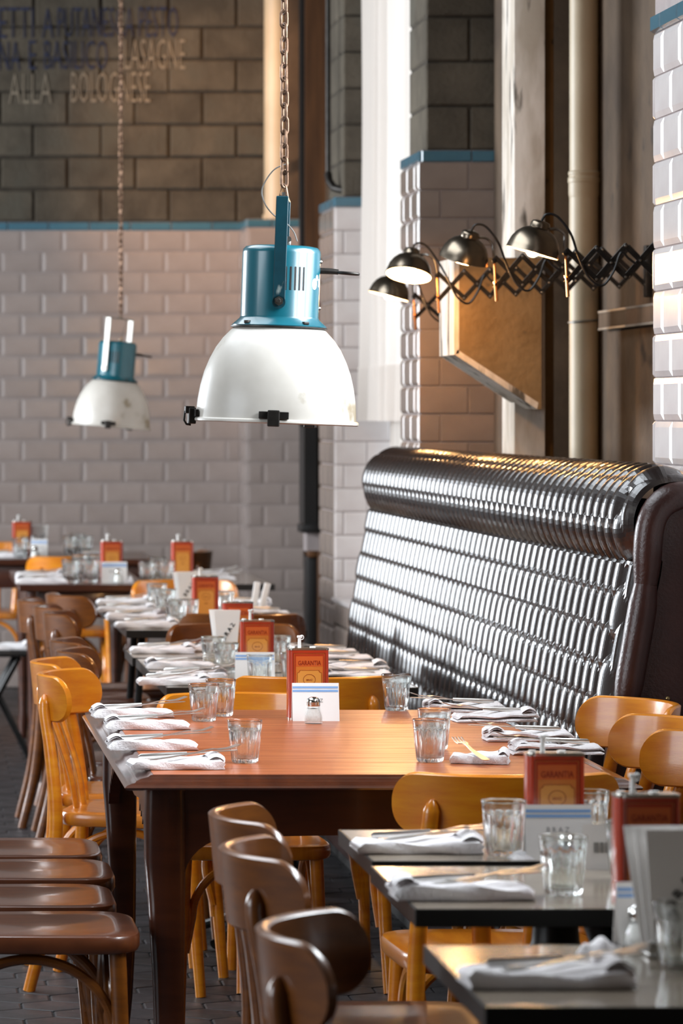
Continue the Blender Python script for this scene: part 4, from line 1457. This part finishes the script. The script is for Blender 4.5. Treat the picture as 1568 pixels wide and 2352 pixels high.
# ---- sheaf of menus in a holder
def menu(p, label, rz=0, s=1.0, n=3, mirror=1):
    t = thing('menu_sheaf', label, 'menu', p, R(rz), 'white menu sheaves', s)
    for i in range(n):
        y = 0.010 * (i - (n - 1) / 2)
        lean = 0.012 * (i - (n - 1) / 2)
        sh = 0.004 * (1 - i)
        wb, wt_ = 0.028, 0.040 + 0.003 * i
        mb = MB().add([(-wb + sh, y, 0.004), (wb + sh, y, 0.004), (wt_ + sh, y + lean, 0.142), (-wt_ + sh, y + lean, 0.142),
                       (-wb + sh, y + 0.0012, 0.004), (wb + sh, y + 0.0012, 0.004), (wt_ + sh, y + lean + 0.0012, 0.142), (-wt_ + sh, y + lean + 0.0012, 0.142)],
                      [(0, 1, 2, 3), (7, 6, 5, 4), (0, 4, 5, 1), (1, 5, 6, 2), (2, 6, 7, 3), (3, 7, 4, 0)])
        mb.build('menu_sheet', 'paper', t, ang=None)
    me = text_mesh('B R A Z', 0.0125, 1.0, 'ink', bold=0.03)
    obj('lettering', me, t, (0.012, -0.012 * 1.0 - 0.0075, 0.075), (-0.085, R(-57), 0))
    MB().rbox(-0.032, 0.032, -0.022, 0.022, 0, 0.006, r=0.002).rbox(-0.032, 0.032, -0.022, -0.019, 0.006, 0.02, r=0.001).rbox(-0.032, 0.032, 0.019, 0.022, 0.006, 0.02, r=0.001).build('holder', 'steel', t)
    return t

# ------------------------------------------------------------------ laying the tables
ZW = TZ
# wooden table: left row, right row, front setting
for v, u, pl in ((1765, 402, 'at the near left corner of the wooden table'), (1721, 348, 'second from the near left corner of the wooden table'),
                 (1674, 337, 'third from the near left corner of the wooden table'), (1647, 302, 'at the far left corner of the wooden table')):
    setting(on(u, v, ZW), pl, 1.5, 1, 'napkins on the wooden table')
for v, u, pl in ((1731, 1276, 'at the near right corner of the wooden table'), (1701, 1212, 'second from the near right corner of the wooden table'),
                 (1657, 1136, 'third from the near right corner of the wooden table'), (1635, 1066, 'at the far right corner of the wooden table')):
    setting(on(u, v, ZW), pl, 1.5, -1, 'napkins on the wooden table')
p = on(1102, 1752, ZW)
o = obj('napkin', NAPS[2], None, (p[0], p[1], p[2] + 0.0004), (0, 0, R(-12)))
o.scale = (0.62, 0.95, 1)
tag(o, 'crumpled white napkin before the chair at the front edge of the wooden table', 'napkin', 'napkins on the wooden table')
o = obj('fork', FORK, None, (p[0] - 0.016, p[1] + 0.01, p[2] + 0.021), (0, R(-8), R(100)))
tag(o, 'steel fork pointing away on the crumpled napkin at the table front', 'fork', 'cutlery on the napkins')
tumbler(on(562, 1752, ZW), 'clear fluted tumbler alone at the left front of the wooden table', 'tumblers on the wooden table')
tumbler(on(468, 1657, ZW), 'clear fluted tumbler, front one of the pair at far left of the wooden table', 'tumblers on the wooden table')
tumbler(on(507, 1645, ZW), 'clear fluted tumbler, rear one of the pair at far left of the wooden table', 'tumblers on the wooden table')
tumbler(on(987, 1750, ZW), 'clear fluted tumbler, front one of the pair at right of the wooden table', 'tumblers on the wooden table')
tumbler(on(997, 1722, ZW), 'clear fluted tumbler, rear one of the pair at right of the wooden table', 'tumblers on the wooden table')
tumbler(on(910, 1632, ZW), 'fluted tumbler of water at the far edge of the wooden table near booth', 'tumblers on the wooden table', True)
tin(on(706, 1651, ZW), 'bright red oil tin with orange label on the wooden table', 4)
card(on(724, 1655, ZW), 'white tent card with blue stripes behind the salt shaker on wooden table', 0)
q = on(716, 1659, ZW)
shaker((q[0], q[1] - 0.035, q[2]), 'glass salt shaker with chrome cap on the wooden table')

# front grey tables
setting(on(956, 1956, ZT), 'on the grey table nearest the wooden table', -1, 1, 'napkins on the front grey tables', 1.1)
tumbler(on(1157, 1966, ZT), 'clear fluted tumbler beside the dark tin on the third grey table', 'tumblers on the front grey tables', s=1.04)
tin(on(1272, 1960, ZT), 'dark shaded oil tin behind the striped card on the third grey table', 2)
q = on(1279, 1970, ZT)
card((q[0], q[1] - 0.01, q[2]), 'shaded tent card with blue stripes, before the dark tin on grey table', 0)
tumbler(on(1350, 1935, ZT), 'clear tumbler half hidden behind the dark tin on the third grey table', 'tumblers on the front grey tables')
setting(on(1056, 2062, ZT), 'on the second grey table from the camera', 1, 1, 'napkins on the front grey tables', 1.1)
tumbler(on(1293, 2056, ZT), 'clear fluted tumbler in front of the shaded striped card', 'tumblers on the front grey tables', s=1.02)
q = on(1302, 2012, ZT)
shaker((q[0], q[1], q[2]), 'salt shaker with chrome cap behind the tumbler on second grey table')
tumbler(on(1444, 2020, ZT), 'clear tumbler left of the menus, behind the right front tin', 'tumblers on the front grey tables', s=1.04)
tin(on(1482, 2082, ZT), 'dark oil tin at the right edge behind the white menus', 2)
mp_ = on(1545, 2196, ZT)
menu((mp_[0], mp_[1], mp_[2]), 'white menu sheaf at the right edge on the closest grey table', 3, 1.2)
q = on(1458, 2176, ZT)
card((q[0] + 0.03, q[1] + 0.015, q[2]), 'tent card with blue stripe half hidden behind the closest salt shaker', 4)
shaker((q[0] + 0.003, q[1] - 0.02, q[2]), 'blurred salt shaker on the closest grey table')
tumbler(on(1562, 2226, ZT), 'blurred tumbler cut by the right edge on the closest grey table', 'tumblers on the front grey tables')
setting(on(1252, 2262, ZT), 'on the closest grey table', 1, 1, 'napkins on the front grey tables', 1.12)


def crumple(p, label, w=0.03, d=0.02, h=0.016, rz=0, name='paper_wrap'):
    def fn(a, b):
        x, y = w * (2 * a - 1), d * (2 * b - 1)
        z = h * (1 - (2 * a - 1) ** 4) * (1 - (2 * b - 1) ** 4) * (0.75 + 0.25 * math.sin(9 * a + 5 * b)) + 0.0004
        return (x, y, z)
    me = MB().grid(fn, 12, 8).mesh(name, 'cloth', ang=50)
    o = obj(name, me, None, p, (0, 0, R(rz)))
    return tag(o, label, 'paper')


crumple(on(1376, 2186, ZT), 'small crumpled white wrapper left of the closest salt shaker', 0.024, 0.03, 0.02, -25)
crumple(on(1196, 1972, ZT), 'small white wrapper at the foot of the shaded striped card', 0.018, 0.02, 0.012, 10)


def receipt(p, label, rz=0):
    t = thing('receipt_card', label, 'card', p, R(rz))
    MB().add([(-0.03, 0, 0), (0.03, 0, 0), (0.03, 0.012, 0.07), (-0.03, 0.012, 0.07), (-0.03, 0.03, 0), (0.03, 0.03, 0)], [(0, 1, 2, 3), (5, 4, 3, 2)]).build('folded_card', 'paper', t, ang=None)
    for k, (x0, x1) in enumerate(((-0.014, -0.006), (-0.004, 0.002), (0.004, 0.013))):
        MB().add([(x0, 0.0035, 0.026), (x1, 0.0035, 0.026), (x1, 0.0062, 0.042), (x0, 0.0062, 0.042)], [(0, 1, 2, 3)]).build('printed_block', 'ink_g', t, ang=None)
    return t


receipt(on(1385, 1997, ZT), 'small white printed card standing between the tumblers on the second grey table', 2)

# middle grey tables
Gm, Gt = 'napkins on the middle grey tables', 'tumblers on the middle grey tables'
setting(on(398, 1573, ZM), 'at the near left of the middle grey tables', 1, 1, Gm, 1.05)
setting(on(438, 1560, ZM), 'second from the front left of the middle grey tables', 1, 1, Gm, 1.05)
setting(on(412, 1536, ZM), 'third from the front left of the middle grey tables', 1, 1, Gm, 1.05)
setting(on(372, 1500, ZM), 'at the far left of the middle grey tables', 1, 1, Gm, 1.05)
setting(on(432, 1496, ZM), 'behind the far left one on the middle tables', 20, 1, Gm, 0.8)
setting(on(800, 1545, ZM), 'at the near right of the middle grey tables', 2, -1, Gm, 1.15)
setting(on(812, 1562, ZM), 'closest to the booth corner of the middle grey tables', -2, -1, Gm, 1.1)
setting(on(770, 1522, ZM), 'second on the right of the middle grey tables', 4, -1, Gm, 1.15)
setting(on(742, 1508, ZM), 'at the far right of the middle grey tables', 4, -1, Gm, 1.15)
tumbler(on(596, 1578, ZM), 'clear tumbler standing before the second striped card', Gt)
tumbler(on(519, 1546, ZM), 'clear tumbler in front of the middle white menus', Gt)
tumbler(on(489, 1530, ZM), 'clear tumbler at the left of the middle white menus', Gt)
tumbler(on(640, 1528, ZM), 'clear tumbler right of the second red tin', Gt)
tumbler(on(672, 1572, ZM), 'clear tumbler between the two red tins', Gt)
tin(on(590, 1560, ZM), 'red oil tin behind the second striped card on the middle grey table', -3)
card(on(585, 1571, ZM), 'white tent card with blue stripes on the middle grey table', -2)
menu(on(518, 1508, ZM), 'white menu sheaf with slanting black letters on the middle grey table', -2)
tin(on(545, 1506, ZM), 'dark red oil tin peeping from behind the middle white menus', 4)
crumple(on(646, 1574, ZM), 'small white folded paper beside the second striped card', 0.02, 0.02, 0.02, 20)

# far grey tables
Gf, Gft = 'napkins on the far grey tables', 'tumblers on the far grey tables'
for v, u, pl in ((1442, 335, 'at the near left of the far grey tables'), (1424, 312, 'second on the left of the far grey tables'), (1407, 290, 'third on the left of the far grey tables'), (1389, 286, 'at the far left of the far grey tables')):
    setting(on(u, v, ZM), pl, 1, 1, Gf, 1.15)
for v, u, pl in ((1434, 610, 'at the near right of the far grey tables'), (1417, 598, 'second on the right of the far grey tables'), (1394, 556, 'at the far right of the far grey tables')):
    setting(on(u, v, ZM), pl, 1, -1, Gf, 1.15)
tumbler(on(380, 1416, ZM), 'clear tumbler left of the far white menus', Gft, s=1.15)
tumbler(on(360, 1398, ZM), 'clear tumbler at the left end of the far grey tables tumblers', Gft, s=1.1)
tumbler(on(404, 1440, ZM), 'clear tumbler before the far white menus', Gft, s=1.1)
tumbler(on(432, 1436, ZM), 'clear tumbler touching the left side of the far dark tin', Gft, s=1.05)
tumbler(on(516, 1412, ZM), 'clear tumbler right of the far dark tin', Gft)
tin(on(471, 1430, ZM), 'dark brown oil tin on the far grey table before the menus', 3)
menu(on(428, 1400, ZM), 'white menu sheaf with slanting letters, behind the far dark tin', 2)
for k, (u, v, rz, lb) in enumerate(((582, 1400, 8, 'slim pale paddle standing upright on the far grey table, left of two'), (599, 1402, 14, 'slim pale paddle standing upright on the far grey table, right of two'))):
    q = on(u, v, ZM)
    o = MB().rbox(-0.012, 0.012, -0.004, 0.004, 0, 0.105, r=0.0035).build('bill_paddle', 'paper', None, loc=q)
    o.rotation_euler = (0, R(rz), 0)
    tag(o, lb, 'paddle', 'upright paddles')
crumple(on(608, 1396, ZM), 'folded blue-white paper leaning beside the upright paddles', 0.012, 0.01, 0.05, 0)

# dark table far back
Gh = 'tumblers on the far dark table'
ZH = 0.75
setting(on(96, 1341, ZH), 'front one at the left corner of the far dark table', 0, 1, 'napkins on the far dark tables', 1.15)
setting(on(94, 1328, ZH), 'rear one at the left corner of the far dark table', 2, 1, 'napkins on the far dark tables', 1.15)
for u, v, lb in ((163, 1339, 'leftmost of the group on the far dark table'), (185, 1325, 'second of the group on the far dark table'), (206, 1338, 'third of the group on the far dark table'), (224, 1324, 'touching the striped card on the far dark table')):
    tumbler(on(u, v, ZH), 'clear tumbler, ' + lb, Gh, s=1.15)
tin(on(256, 1330, ZH), 'red oil tin on the far dark table', 3)
card(on(262, 1338, ZH), 'white tent card with blue stripe on the far dark table', 1)
q = on(272, 1340, ZH)
shaker((q[0], q[1], q[2]), 'salt shaker before the striped card on the far dark table')
crumple(on(296, 1338, ZH), 'small white crumpled napkin at the right of the far dark table', 0.022, 0.02, 0.03, 0)
# second far table, right of the dark one
cafe_table(1.06, 1.56, 16.3, 17.4, ZH, 'far grey table with a bright cluster of tumblers, right of the far dark table')
for u, v, lb in ((338, 1339, 'left of the bright cluster on the far grey table beyond the honey chair'), (361, 1329, 'rear of the bright cluster on the far grey table beyond the honey chair'), (381, 1338, 'right of the bright cluster on the far grey table beyond the honey chair')):
    tumbler(on(u, v, ZH), 'clear tumbler, ' + lb, Gft, s=1.05)
tin(on(418, 1331, ZH), 'dark red oil tin beside the bright cluster of tumblers far back', 2)
setting(on(484, 1335, ZH), 'bright one at right of the farthest grey table', 0, 1, Gf, 1.1)
setting(on(474, 1325, ZH), 'rear one at right of the farthest grey table', 0, 1, Gf, 1.0)

# farthest table by the wall
ZI = 0.768
tin(on(50, 1274, ZI), 'red oil tin at the left on the table by the back wall', 3)
menu(on(90, 1273, ZI), 'white menu sheaf on the table by the back wall', 2)
card(on(90, 1280, ZI), 'white tent card with blue stripe on the table by the back wall', 0, 0.04)
for u, v, lb in ((46, 1282, 'left of the pair before the tin on the table by the back wall'), (66, 1275, 'right of the pair before the tin on the table by the back wall'),
                 (162, 1276, 'left of the trio on the table by the back wall'), (178, 1270, 'middle of the trio on the table by the back wall'), (196, 1277, 'right of the trio on the table by the back wall')):
    tumbler(on(u, v, ZI), 'clear tumbler, ' + lb, 'tumblers on the table by the back wall', s=1.1)
q = on(80, 1283, ZI)
shaker((q[0], q[1], q[2]), 'salt shaker before the striped card on the table by the back wall')
setting(on(8, 1281, ZI), 'at the left end of the table by the back wall', 0, 1, 'napkins on the far dark tables', 1.2)
setting(on(222, 1280, ZI), 'beside the trio of tumblers by the back wall', 3, 1, 'napkins on the far dark tables', 1.1)
# cloths on the folding stand
for k, (dx, dy_, lb) in enumerate(((0.05, -0.1, 'front dark cloth'), (0.05, 0.05, 'rear dark cloth'))):
    o = obj('folded_cloth', NAPS[k + 1], None, (0.47 + dx - 0.06, 16.6 + dy_, 0.4654))
    tag(o, lb + ' folded on the black folding stand', 'cloth', 'cloths on the folding stand')


# ------------------------------------------------------------------ pendant lamps
def chain_link(m='chain'):
    pts = []
    for i in range(20):
        a = 2 * PI * i / 20
        pts.append((0.0068 * math.cos(a), 0, 0.0115 * (1 if math.sin(a) >= 0 else -1) * (0.35 if abs(math.sin(a)) > 1e-6 else 0) + 0.0085 * math.sin(a)))
    pts = [(0.0072 * math.cos(a), 0, 0.0092 * math.sin(a) + (0.0085 if math.sin(a) > 0.01 else (-0.0085 if math.sin(a) < -0.01 else 0))) for a in [2 * PI * i / 20 for i in range(20)]]
    return MB().tube(pts, 0.0029, n=8, closed=True).mesh('chain_link', m, ang=None)


LINK = chain_link()


def pendant(loc, label, bracket, tilt, yaw, vents, sticker_side=True, hand_rot=0.0):
    """industrial pendant; origin at the middle of the rim"""
    x, y, z = loc
    t = thing('pendant_lamp', label, 'lamp', loc, 0, 'industrial pendant lamps', rot=(R(tilt[0]), R(tilt[1]), 0))
    k = 0.1665                                                           # rim radius
    dome = [(0.082, 0.196), (0.088, 0.195), (0.098, 0.186), (0.113, 0.170), (0.127, 0.150), (0.139, 0.126), (0.149, 0.100), (0.156, 0.072), (0.1605, 0.044), (0.1625, 0.018), (0.163, 0.006), (0.1660, 0.0055), (0.1685, 0.003), (0.1685, -0.001), (0.1655, -0.003), (0.162, -0.001),
            (0.1605, 0.006), (0.160, 0.018), (0.158, 0.044), (0.1535, 0.072), (0.1465, 0.100), (0.1365, 0.126), (0.1245, 0.150), (0.110, 0.168), (0.095, 0.183), (0.08, 0.192)]
    shade = MB().lathe(dome, n=80).build('shade', 'enamel', t, ang=50)
    MB().lathe([(0.0, 0.165), (0.02, 0.165), (0.03, 0.15), (0.03, 0.09), (0.02, 0.07), (0.0, 0.065)], n=24).build('bulb_envelope', 'enamel_in', shade)
    can = [(0.096, 0.1935), (0.0965, 0.197), (0.081, 0.211), (0.0795, 0.215), (0.0795, 0.345), (0.078, 0.352), (0.073, 0.3575), (0.06, 0.3600), (0.0, 0.3605)]
    house = MB().lathe(can, n=80).build('housing', 'teal', t, ang=50)
    MB().lathe([(0.0958, 0.1915), (0.0985, 0.1925), (0.0985, 0.1945), (0.0958, 0.1955)], n=80).build('flange', 'darksteel', house)
    # vent slots on the near side
    for i in range(5):
        a = R(-90 + vents + (i - 2) * 7.0)
        m_ = Matrix.Rotation(a, 4, 'Z')
        MB().rbox(0.0775, 0.0803, -0.0022, 0.0022, 0.268, 0.316, r=0.0008, seg=1, mtx=m_).build('vent_slot', 'cable', house)
    for a, zz_ in ((-90 + 30, 0.199), (-90 - 50, 0.199)):
        m_ = Matrix.Rotation(R(a), 4, 'Z')
        MB().rbox(0.080, 0.096, -0.006, 0.006, zz_, zz_ + 0.006, r=0.001, mtx=m_).build('clip_tab', 'darksteel', house)
    # bracket: two straps and a bridge, its plane turned by yaw
    by = Matrix.Rotation(R(-90 + yaw), 4, 'Z')
    bk = MB()
    bw = 0.0125
    for s in (-1, 1):
        bk.rbox(s * 0.0845 - 0.0018, s * 0.0845 + 0.0018, -bw, bw, 0.243, 0.456, r=0.0012, seg=1, mtx=by)
        bk.lathe([(0, 0.0018), (0.0135, 0.0018), (0.0135, -0.0018), (0, -0.0018)], n=20, mtx=by @ Matrix.Translation((s * 0.0845, 0, 0.243)) @ Matrix.Rotation(R(90), 4, 'Y'))
    bk.rbox(-0.0863, 0.0863, -bw, bw, 0.4535, 0.4575, r=0.0015, seg=1, mtx=by)
    b = bk.build('bracket', bracket, t)
    for s in (-1, 1):
        MB().lathe([(0, 0.0085), (0.004, 0.0085), (0.005, 0.004), (0.0095, 0.004), (0.0095, 0.0), (0.0, 0.0)], n=6, mtx=by @ Matrix.Translation((s * 0.0862, 0, 0.245)) @ Matrix.Rotation(R(90 * s), 4, 'Y')).build('bolt', 'steel', b, ang=20)
    # eye bolt, hanger triangle and chain
    MB().lathe([(0.008, 0.4575), (0.008, 0.462), (0.004, 0.462), (0.004, 0.47), (0, 0.47)], n=6).build('eye_bolt', 'steel', b, ang=20)
    tri = [(-0.0085, 0, 0.462), (0.0085, 0, 0.462), (0.004, 0, 0.482), (0.0, 0, 0.4855), (-0.004, 0, 0.482)]
    MB().tube(tri, 0.0026, n=8, closed=True).build('hanger', 'chain', b)
    # cable gland on the housing and the thin cable
    g = MB().rbox(0.0, 0.018, -0.008, 0.008, 0.359, 0.372, r=0.003).tube([(0.012, -0.012, 0.374), (0.012, 0.012, 0.374)], 0.006, n=12).build('cable_gland', 'steel', house)
    # handle rod with a ring on the right side
    hz = 0.312
    hr = Matrix.Rotation(R(hand_rot), 4, 'Z')
    h = MB().tube([(0.078, 0, hz), (0.10, 0, hz), (0.117, 0, hz - 0.001)], [0.0062, 0.0062, 0.0055], n=12, mtx=hr)
    h.tube([(0.137 + 0.021 * math.cos(a), 0.012 * math.sin(a), hz - 0.003 - 0.001 * math.cos(a)) for a in [2 * PI * i / 24 for i in range(24)]], 0.0032, n=8, closed=True, mtx=hr)
    h.build('pull_handle', 'darksteel', t)
    for zz_ in (0.33, 0.235):
        MB().lathe([(0, 0.004), (0.003, 0.003), (0.0042, 0)], n=10, mtx=Matrix.Translation((0.0795, -0.006, zz_)) @ Matrix.Rotation(R(90), 4, 'Y')).build('rivet', 'steel', house)
    if sticker_side:
        for (a0, zc_, r_) in ((40, 0.283, 0.0095), (47, 0.296, 0.005)):
            pts = []
            for i in range(16):
                q = 2 * PI * i / 16
                ang = R(-90 + a0 + 14) + r_ * math.cos(q) / 0.0797
                pts.append((0.0799 * math.cos(ang), 0.0799 * math.sin(ang), zc_ + r_ * 1.2 * math.sin(q)))
            MB().add(pts, [tuple(range(16))]).build('sticker', 'sticker', house, ang=None)
        for i, (w_, h_) in enumerate(((0.0022, 0.016), (0.0022, 0.010), (0.0022, 0.010))):
            ang = R(-90 + 68 + i * 4)
            c_, s_ = math.cos(ang), math.sin(ang)
            px, py = 0.0800 * c_, 0.0800 * s_
            MB().add([(px + s_ * w_, py - c_ * w_, 0.278), (px - s_ * w_, py + c_ * w_, 0.278), (px - s_ * w_, py + c_ * w_, 0.278 + h_), (px + s_ * w_, py - c_ * w_, 0.278 + h_)], [(0, 1, 2, 3)]).build('sticker', 'sticker', house, ang=None)
    # rim clips
    for a, big in ((-97 + yaw * 0.0, True), (183, False), (60, True)):
        m_ = Matrix.Rotation(R(a), 4, 'Z')
        c_ = MB()
        c_.rbox(0.162, 0.170, -0.030, 0.030, 0.006, 0.021, r=0.001, seg=1, mtx=m_)
        c_.rbox(0.165, 0.180, -0.012, 0.012, -0.009, 0.024, r=0.0015, seg=1, mtx=m_)
        if a == 183:
            c_.tube([(0.178, 0.0, 0.018), (0.187, 0, 0.016), (0.188, 0, -0.002), (0.183, 0, -0.010), (0.174, 0, -0.011)], 0.0022, n=8, mtx=m_)
            c_.rbox(0.168, 0.187, -0.010, 0.010, 0.012, 0.027, r=0.001, seg=1, mtx=m_)
        c_.build('rim_clip', 'darksteel', t)
    # chain up to the ceiling: links in view are parts of their own
    top = Vector((0, 0, 0.4855 + 0.012))
    rot = Matrix.Rotation(R(tilt[1]), 4, 'Y') @ Matrix.Rotation(R(tilt[0]), 4, 'X')
    inv = rot.to_3x3().inverted()
    world_top = rot.to_3x3() @ top
    n = int((ZC - (z + world_top.z)) / 0.0272)
    ch = MB()
    chain = None
    links = []
    for i in range(n):
        wz = z + world_top.z + i * 0.0272
        v = YH - (wz - EYE) / y * FOC
        rel = Vector((world_top.x + random.uniform(-0.0008, 0.0008), world_top.y, world_top.z + i * 0.0272))
        mt = Matrix.Translation(inv @ rel) @ inv.to_4x4() @ Matrix.Rotation(R(90 * (i % 2) + random.uniform(18, 42)), 4, 'Z')
        if v > -30 or i < 2:
            links.append(mt)
        else:
            ch.add([tuple(vv.co) for vv in LINK.vertices], [tuple(pp.vertices) for pp in LINK.polygons], mt)
    chain = ch.build('chain', 'chain', t, ang=None)
    for mt in links:
        obj('chain_link', LINK, chain, mtx=mt)
    return t


PY = 8.0
PX = (633 + 230) / FOC * PY
PZ = EYE - (970 - YH) / FOC * PY
big = pendant((PX, PY, PZ), 'large white dome pendant lamp with teal housing hanging closest to the camera', 'teal_d', (0, 2.0), -7, 16)
s_ = FOC / PY
cab = smooth_path([((u - 633) / s_, 0.02, (970 - v) / s_) for u, v in ((645, 372), (612, 388), (590, 420), (585, 444), (594, 470), (614, 493), (640, 508), (661, 530), (670, 552))], 5)
MB().tube(cab, 0.0014, n=8).build('thin_cable', 'cable_g', big)
SY = 16.5
SX = (254 + 230) / FOC * SY
small = pendant((SX, SY, EYE - (980 - YH) / FOC * SY), 'smaller-looking white dome pendant lamp with pale bracket hanging farther back', 'grey_steel', (0, 5.0), -37, -12, False, 20)
MB().tube(smooth_path([(0.012, 0, 0.374), (0.02, 0.01, 0.41), (0.028, 0.005, 0.45)], 5), 0.0016, n=8).build('thin_cable', 'cable_g', small)


# ------------------------------------------------------------------ scissor lamps over the booth
RIVET = MB().lathe([(0, 0.004), (0.003, 0.0032), (0.0042, 0.0)], n=10, mtx=Matrix.Rotation(R(90), 4, 'X')).mesh('rivet', 'steel')


def scissor_lamp(head, label, rx, ry, power, wall_x, drop=0.0, dim=1.0):
    """head = middle of the shade's rim; the lattice arm runs to the niche wall at +X"""
    t = thing('scissor_lamp', label, 'lamp', head, 0, 'scissor lamps over the booth')
    hd = Matrix.Rotation(R(rx), 4, 'X') @ Matrix.Rotation(R(ry), 4, 'Y')
    prof = [(0.069, -0.001), (0.0715, 0.0), (0.0705, 0.003), (0.069, 0.012), (0.064, 0.030), (0.055, 0.046), (0.043, 0.058), (0.030, 0.065), (0.026, 0.067), (0.026, 0.078), (0.023, 0.084), (0.014, 0.087), (0.0, 0.088)]
    sh = MB().lathe(prof, n=48, mtx=hd).build('shade', 'lampmetal', t, ang=50)
    MB().lathe([(0.069, -0.001), (0.0685, 0.012), (0.0625, 0.030), (0.0535, 0.045), (0.042, 0.0565), (0.028, 0.063), (0.0, 0.065)][::-1], n=48, mtx=hd).build('shade_lining', 'inner_white', sh, ang=60)
    MB().lathe([(0, 0.052), (0.010, 0.050), (0.012, 0.040), (0.019, 0.026), (0.0205, 0.010), (0.016, -0.004), (0.008, -0.011), (0, -0.0125)][::-1], n=24, mtx=hd).build('bulb', 'bulb', sh, ang=60)
    d = bpy.data.lights.new('lamp_light', 'POINT')
    d.energy = power
    d.color = (1.0, 0.52, 0.2)
    d.shadow_soft_size = 0.02
    lo = bpy.data.objects.new('lamp_light', d)
    C.objects.link(lo)
    lo.parent = sh
    lo.location = hd @ Vector((0, 0, -0.034))
    topp = hd @ Vector((0.0, 0, 0.088))
    side = hd @ Vector((0.026, 0, 0.072))
    # knuckle, rod and gooseneck
    kx_, kz_ = 0.088, -0.002 + drop
    MB().tube(smooth_path([side, (side.x + 0.022, 0, side.z - 0.001), (side.x + 0.040, 0, side.z - 0.016), (kx_ - 0.003, 0, kz_ + 0.022), (kx_, 0, kz_)], 6), 0.0038, n=10).build('gooseneck', 'steel', t)
    MB().tube([(kx_, 0, kz_), (kx_ + 0.003, 0, kz_ - 0.06)], 0.0032, n=10).tube([(kx_ + 0.003, 0, kz_ - 0.06), (kx_ + 0.0065, 0, kz_ - 0.115)], 0.0045, n=10).build('rod', 'warm_metal', t)
    MB().lathe([(0, -0.008), (0.007, -0.006), (0.008, 0), (0.007, 0.006), (0, 0.008)], n=12, mtx=Matrix.Translation((kx_, 0, kz_)) @ Matrix.Rotation(R(90), 4, 'X')).build('knuckle', 'darksteel', t)
    MB().tube([(kx_ + 0.003, -0.012, kz_ - 0.068), (kx_ + 0.003, 0.012, kz_ - 0.06)], 0.005, n=10).build('wing_nut', 'warm_metal', t)
    # lattice
    x0 = kx_ + 0.004
    reach = wall_x - head[0] - x0 - 0.02
    cw = 0.0745
    nc = max(2, int(reach / cw))
    cw = reach / nc
    hh = 0.041
    rise = 0.006
    zc = kz_ - 0.034
    for i in range(nc):
        for s in (-1, 1):
            a = Vector((x0 + i * cw, s * 0.004, zc - s * hh + i * rise))
            b_ = Vector((x0 + (i + 1) * cw, s * 0.004, zc + s * hh + (i + 1) * rise))
            dv = (b_ - a)
            ang = math.atan2(dv.z, dv.x)
            L_ = dv.length
            mt = Matrix.Translation((a + b_) / 2) @ Matrix.Rotation(-ang, 4, 'Y')
            MB().rbox(-L_ / 2 - 0.006, L_ / 2 + 0.006, -0.0016, 0.0016, -0.0068, 0.0068, r=0.001, seg=1, mtx=mt).build('lattice_bar', 'darksteel', t)
        for px, pz in ((x0 + (i + 0.5) * cw, zc + (i + 0.5) * rise), (x0 + (i + 1) * cw, zc + hh + (i + 1) * rise), (x0 + (i + 1) * cw, zc - hh + (i + 1) * rise)):
            obj('rivet', RIVET, t, (px, -0.0055, pz))
    MB().rbox(wall_x - head[0] - 0.022, wall_x - head[0], -0.02, 0.02, zc - 0.08 + nc * rise, zc + 0.08 + nc * rise, r=0.003).build('wall_plate', 'darksteel', t)
    # black flex from the cap to the lattice
    MB().tube(smooth_path([topp, topp + Vector((0.012, -0.004, 0.016)), topp + Vector((0.040, -0.006, 0.010)), topp + Vector((0.075, -0.008, -0.035)), (x0 + 0.03, -0.010, zc + 0.02), (x0 + 0.055, -0.012, zc - 0.03), (x0 + 0.09, -0.012, zc - 0.052), (x0 + 0.12, -0.012, zc - 0.015)] +
              [(x0 + 0.14 + 0.02 * q, -0.011, zc + 0.035 - 0.015 * q) for q in range(3)], 6), 0.0034, n=8).build('flex', 'cable', t)
    return t


def lampspot(u, v, Y):
    return ((u - XV) / FOC * Y, Y, EYE - (v - YH) / FOC * Y)


scissor_lamp(lampspot(1222, 580, 10.35), 'nickel scissor wall lamp closest to the tiled near wall, bulb glowing', 3, 16, 1.2, 2.32)
scissor_lamp(lampspot(1064, 597, 11.15), 'nickel scissor wall lamp second from the near wall, tipped away, bulb hidden', 14, 13, 3.5, 2.32)
scissor_lamp(lampspot(938, 632, 12.1), 'nickel scissor wall lamp third from the near wall, glowing underside showing', -17, 10, 3.6, 2.32)
scissor_lamp(lampspot(892, 680, 13.6), 'nickel scissor wall lamp farthest from the camera before the white curtain', 2, 15, 4.0, 2.32)
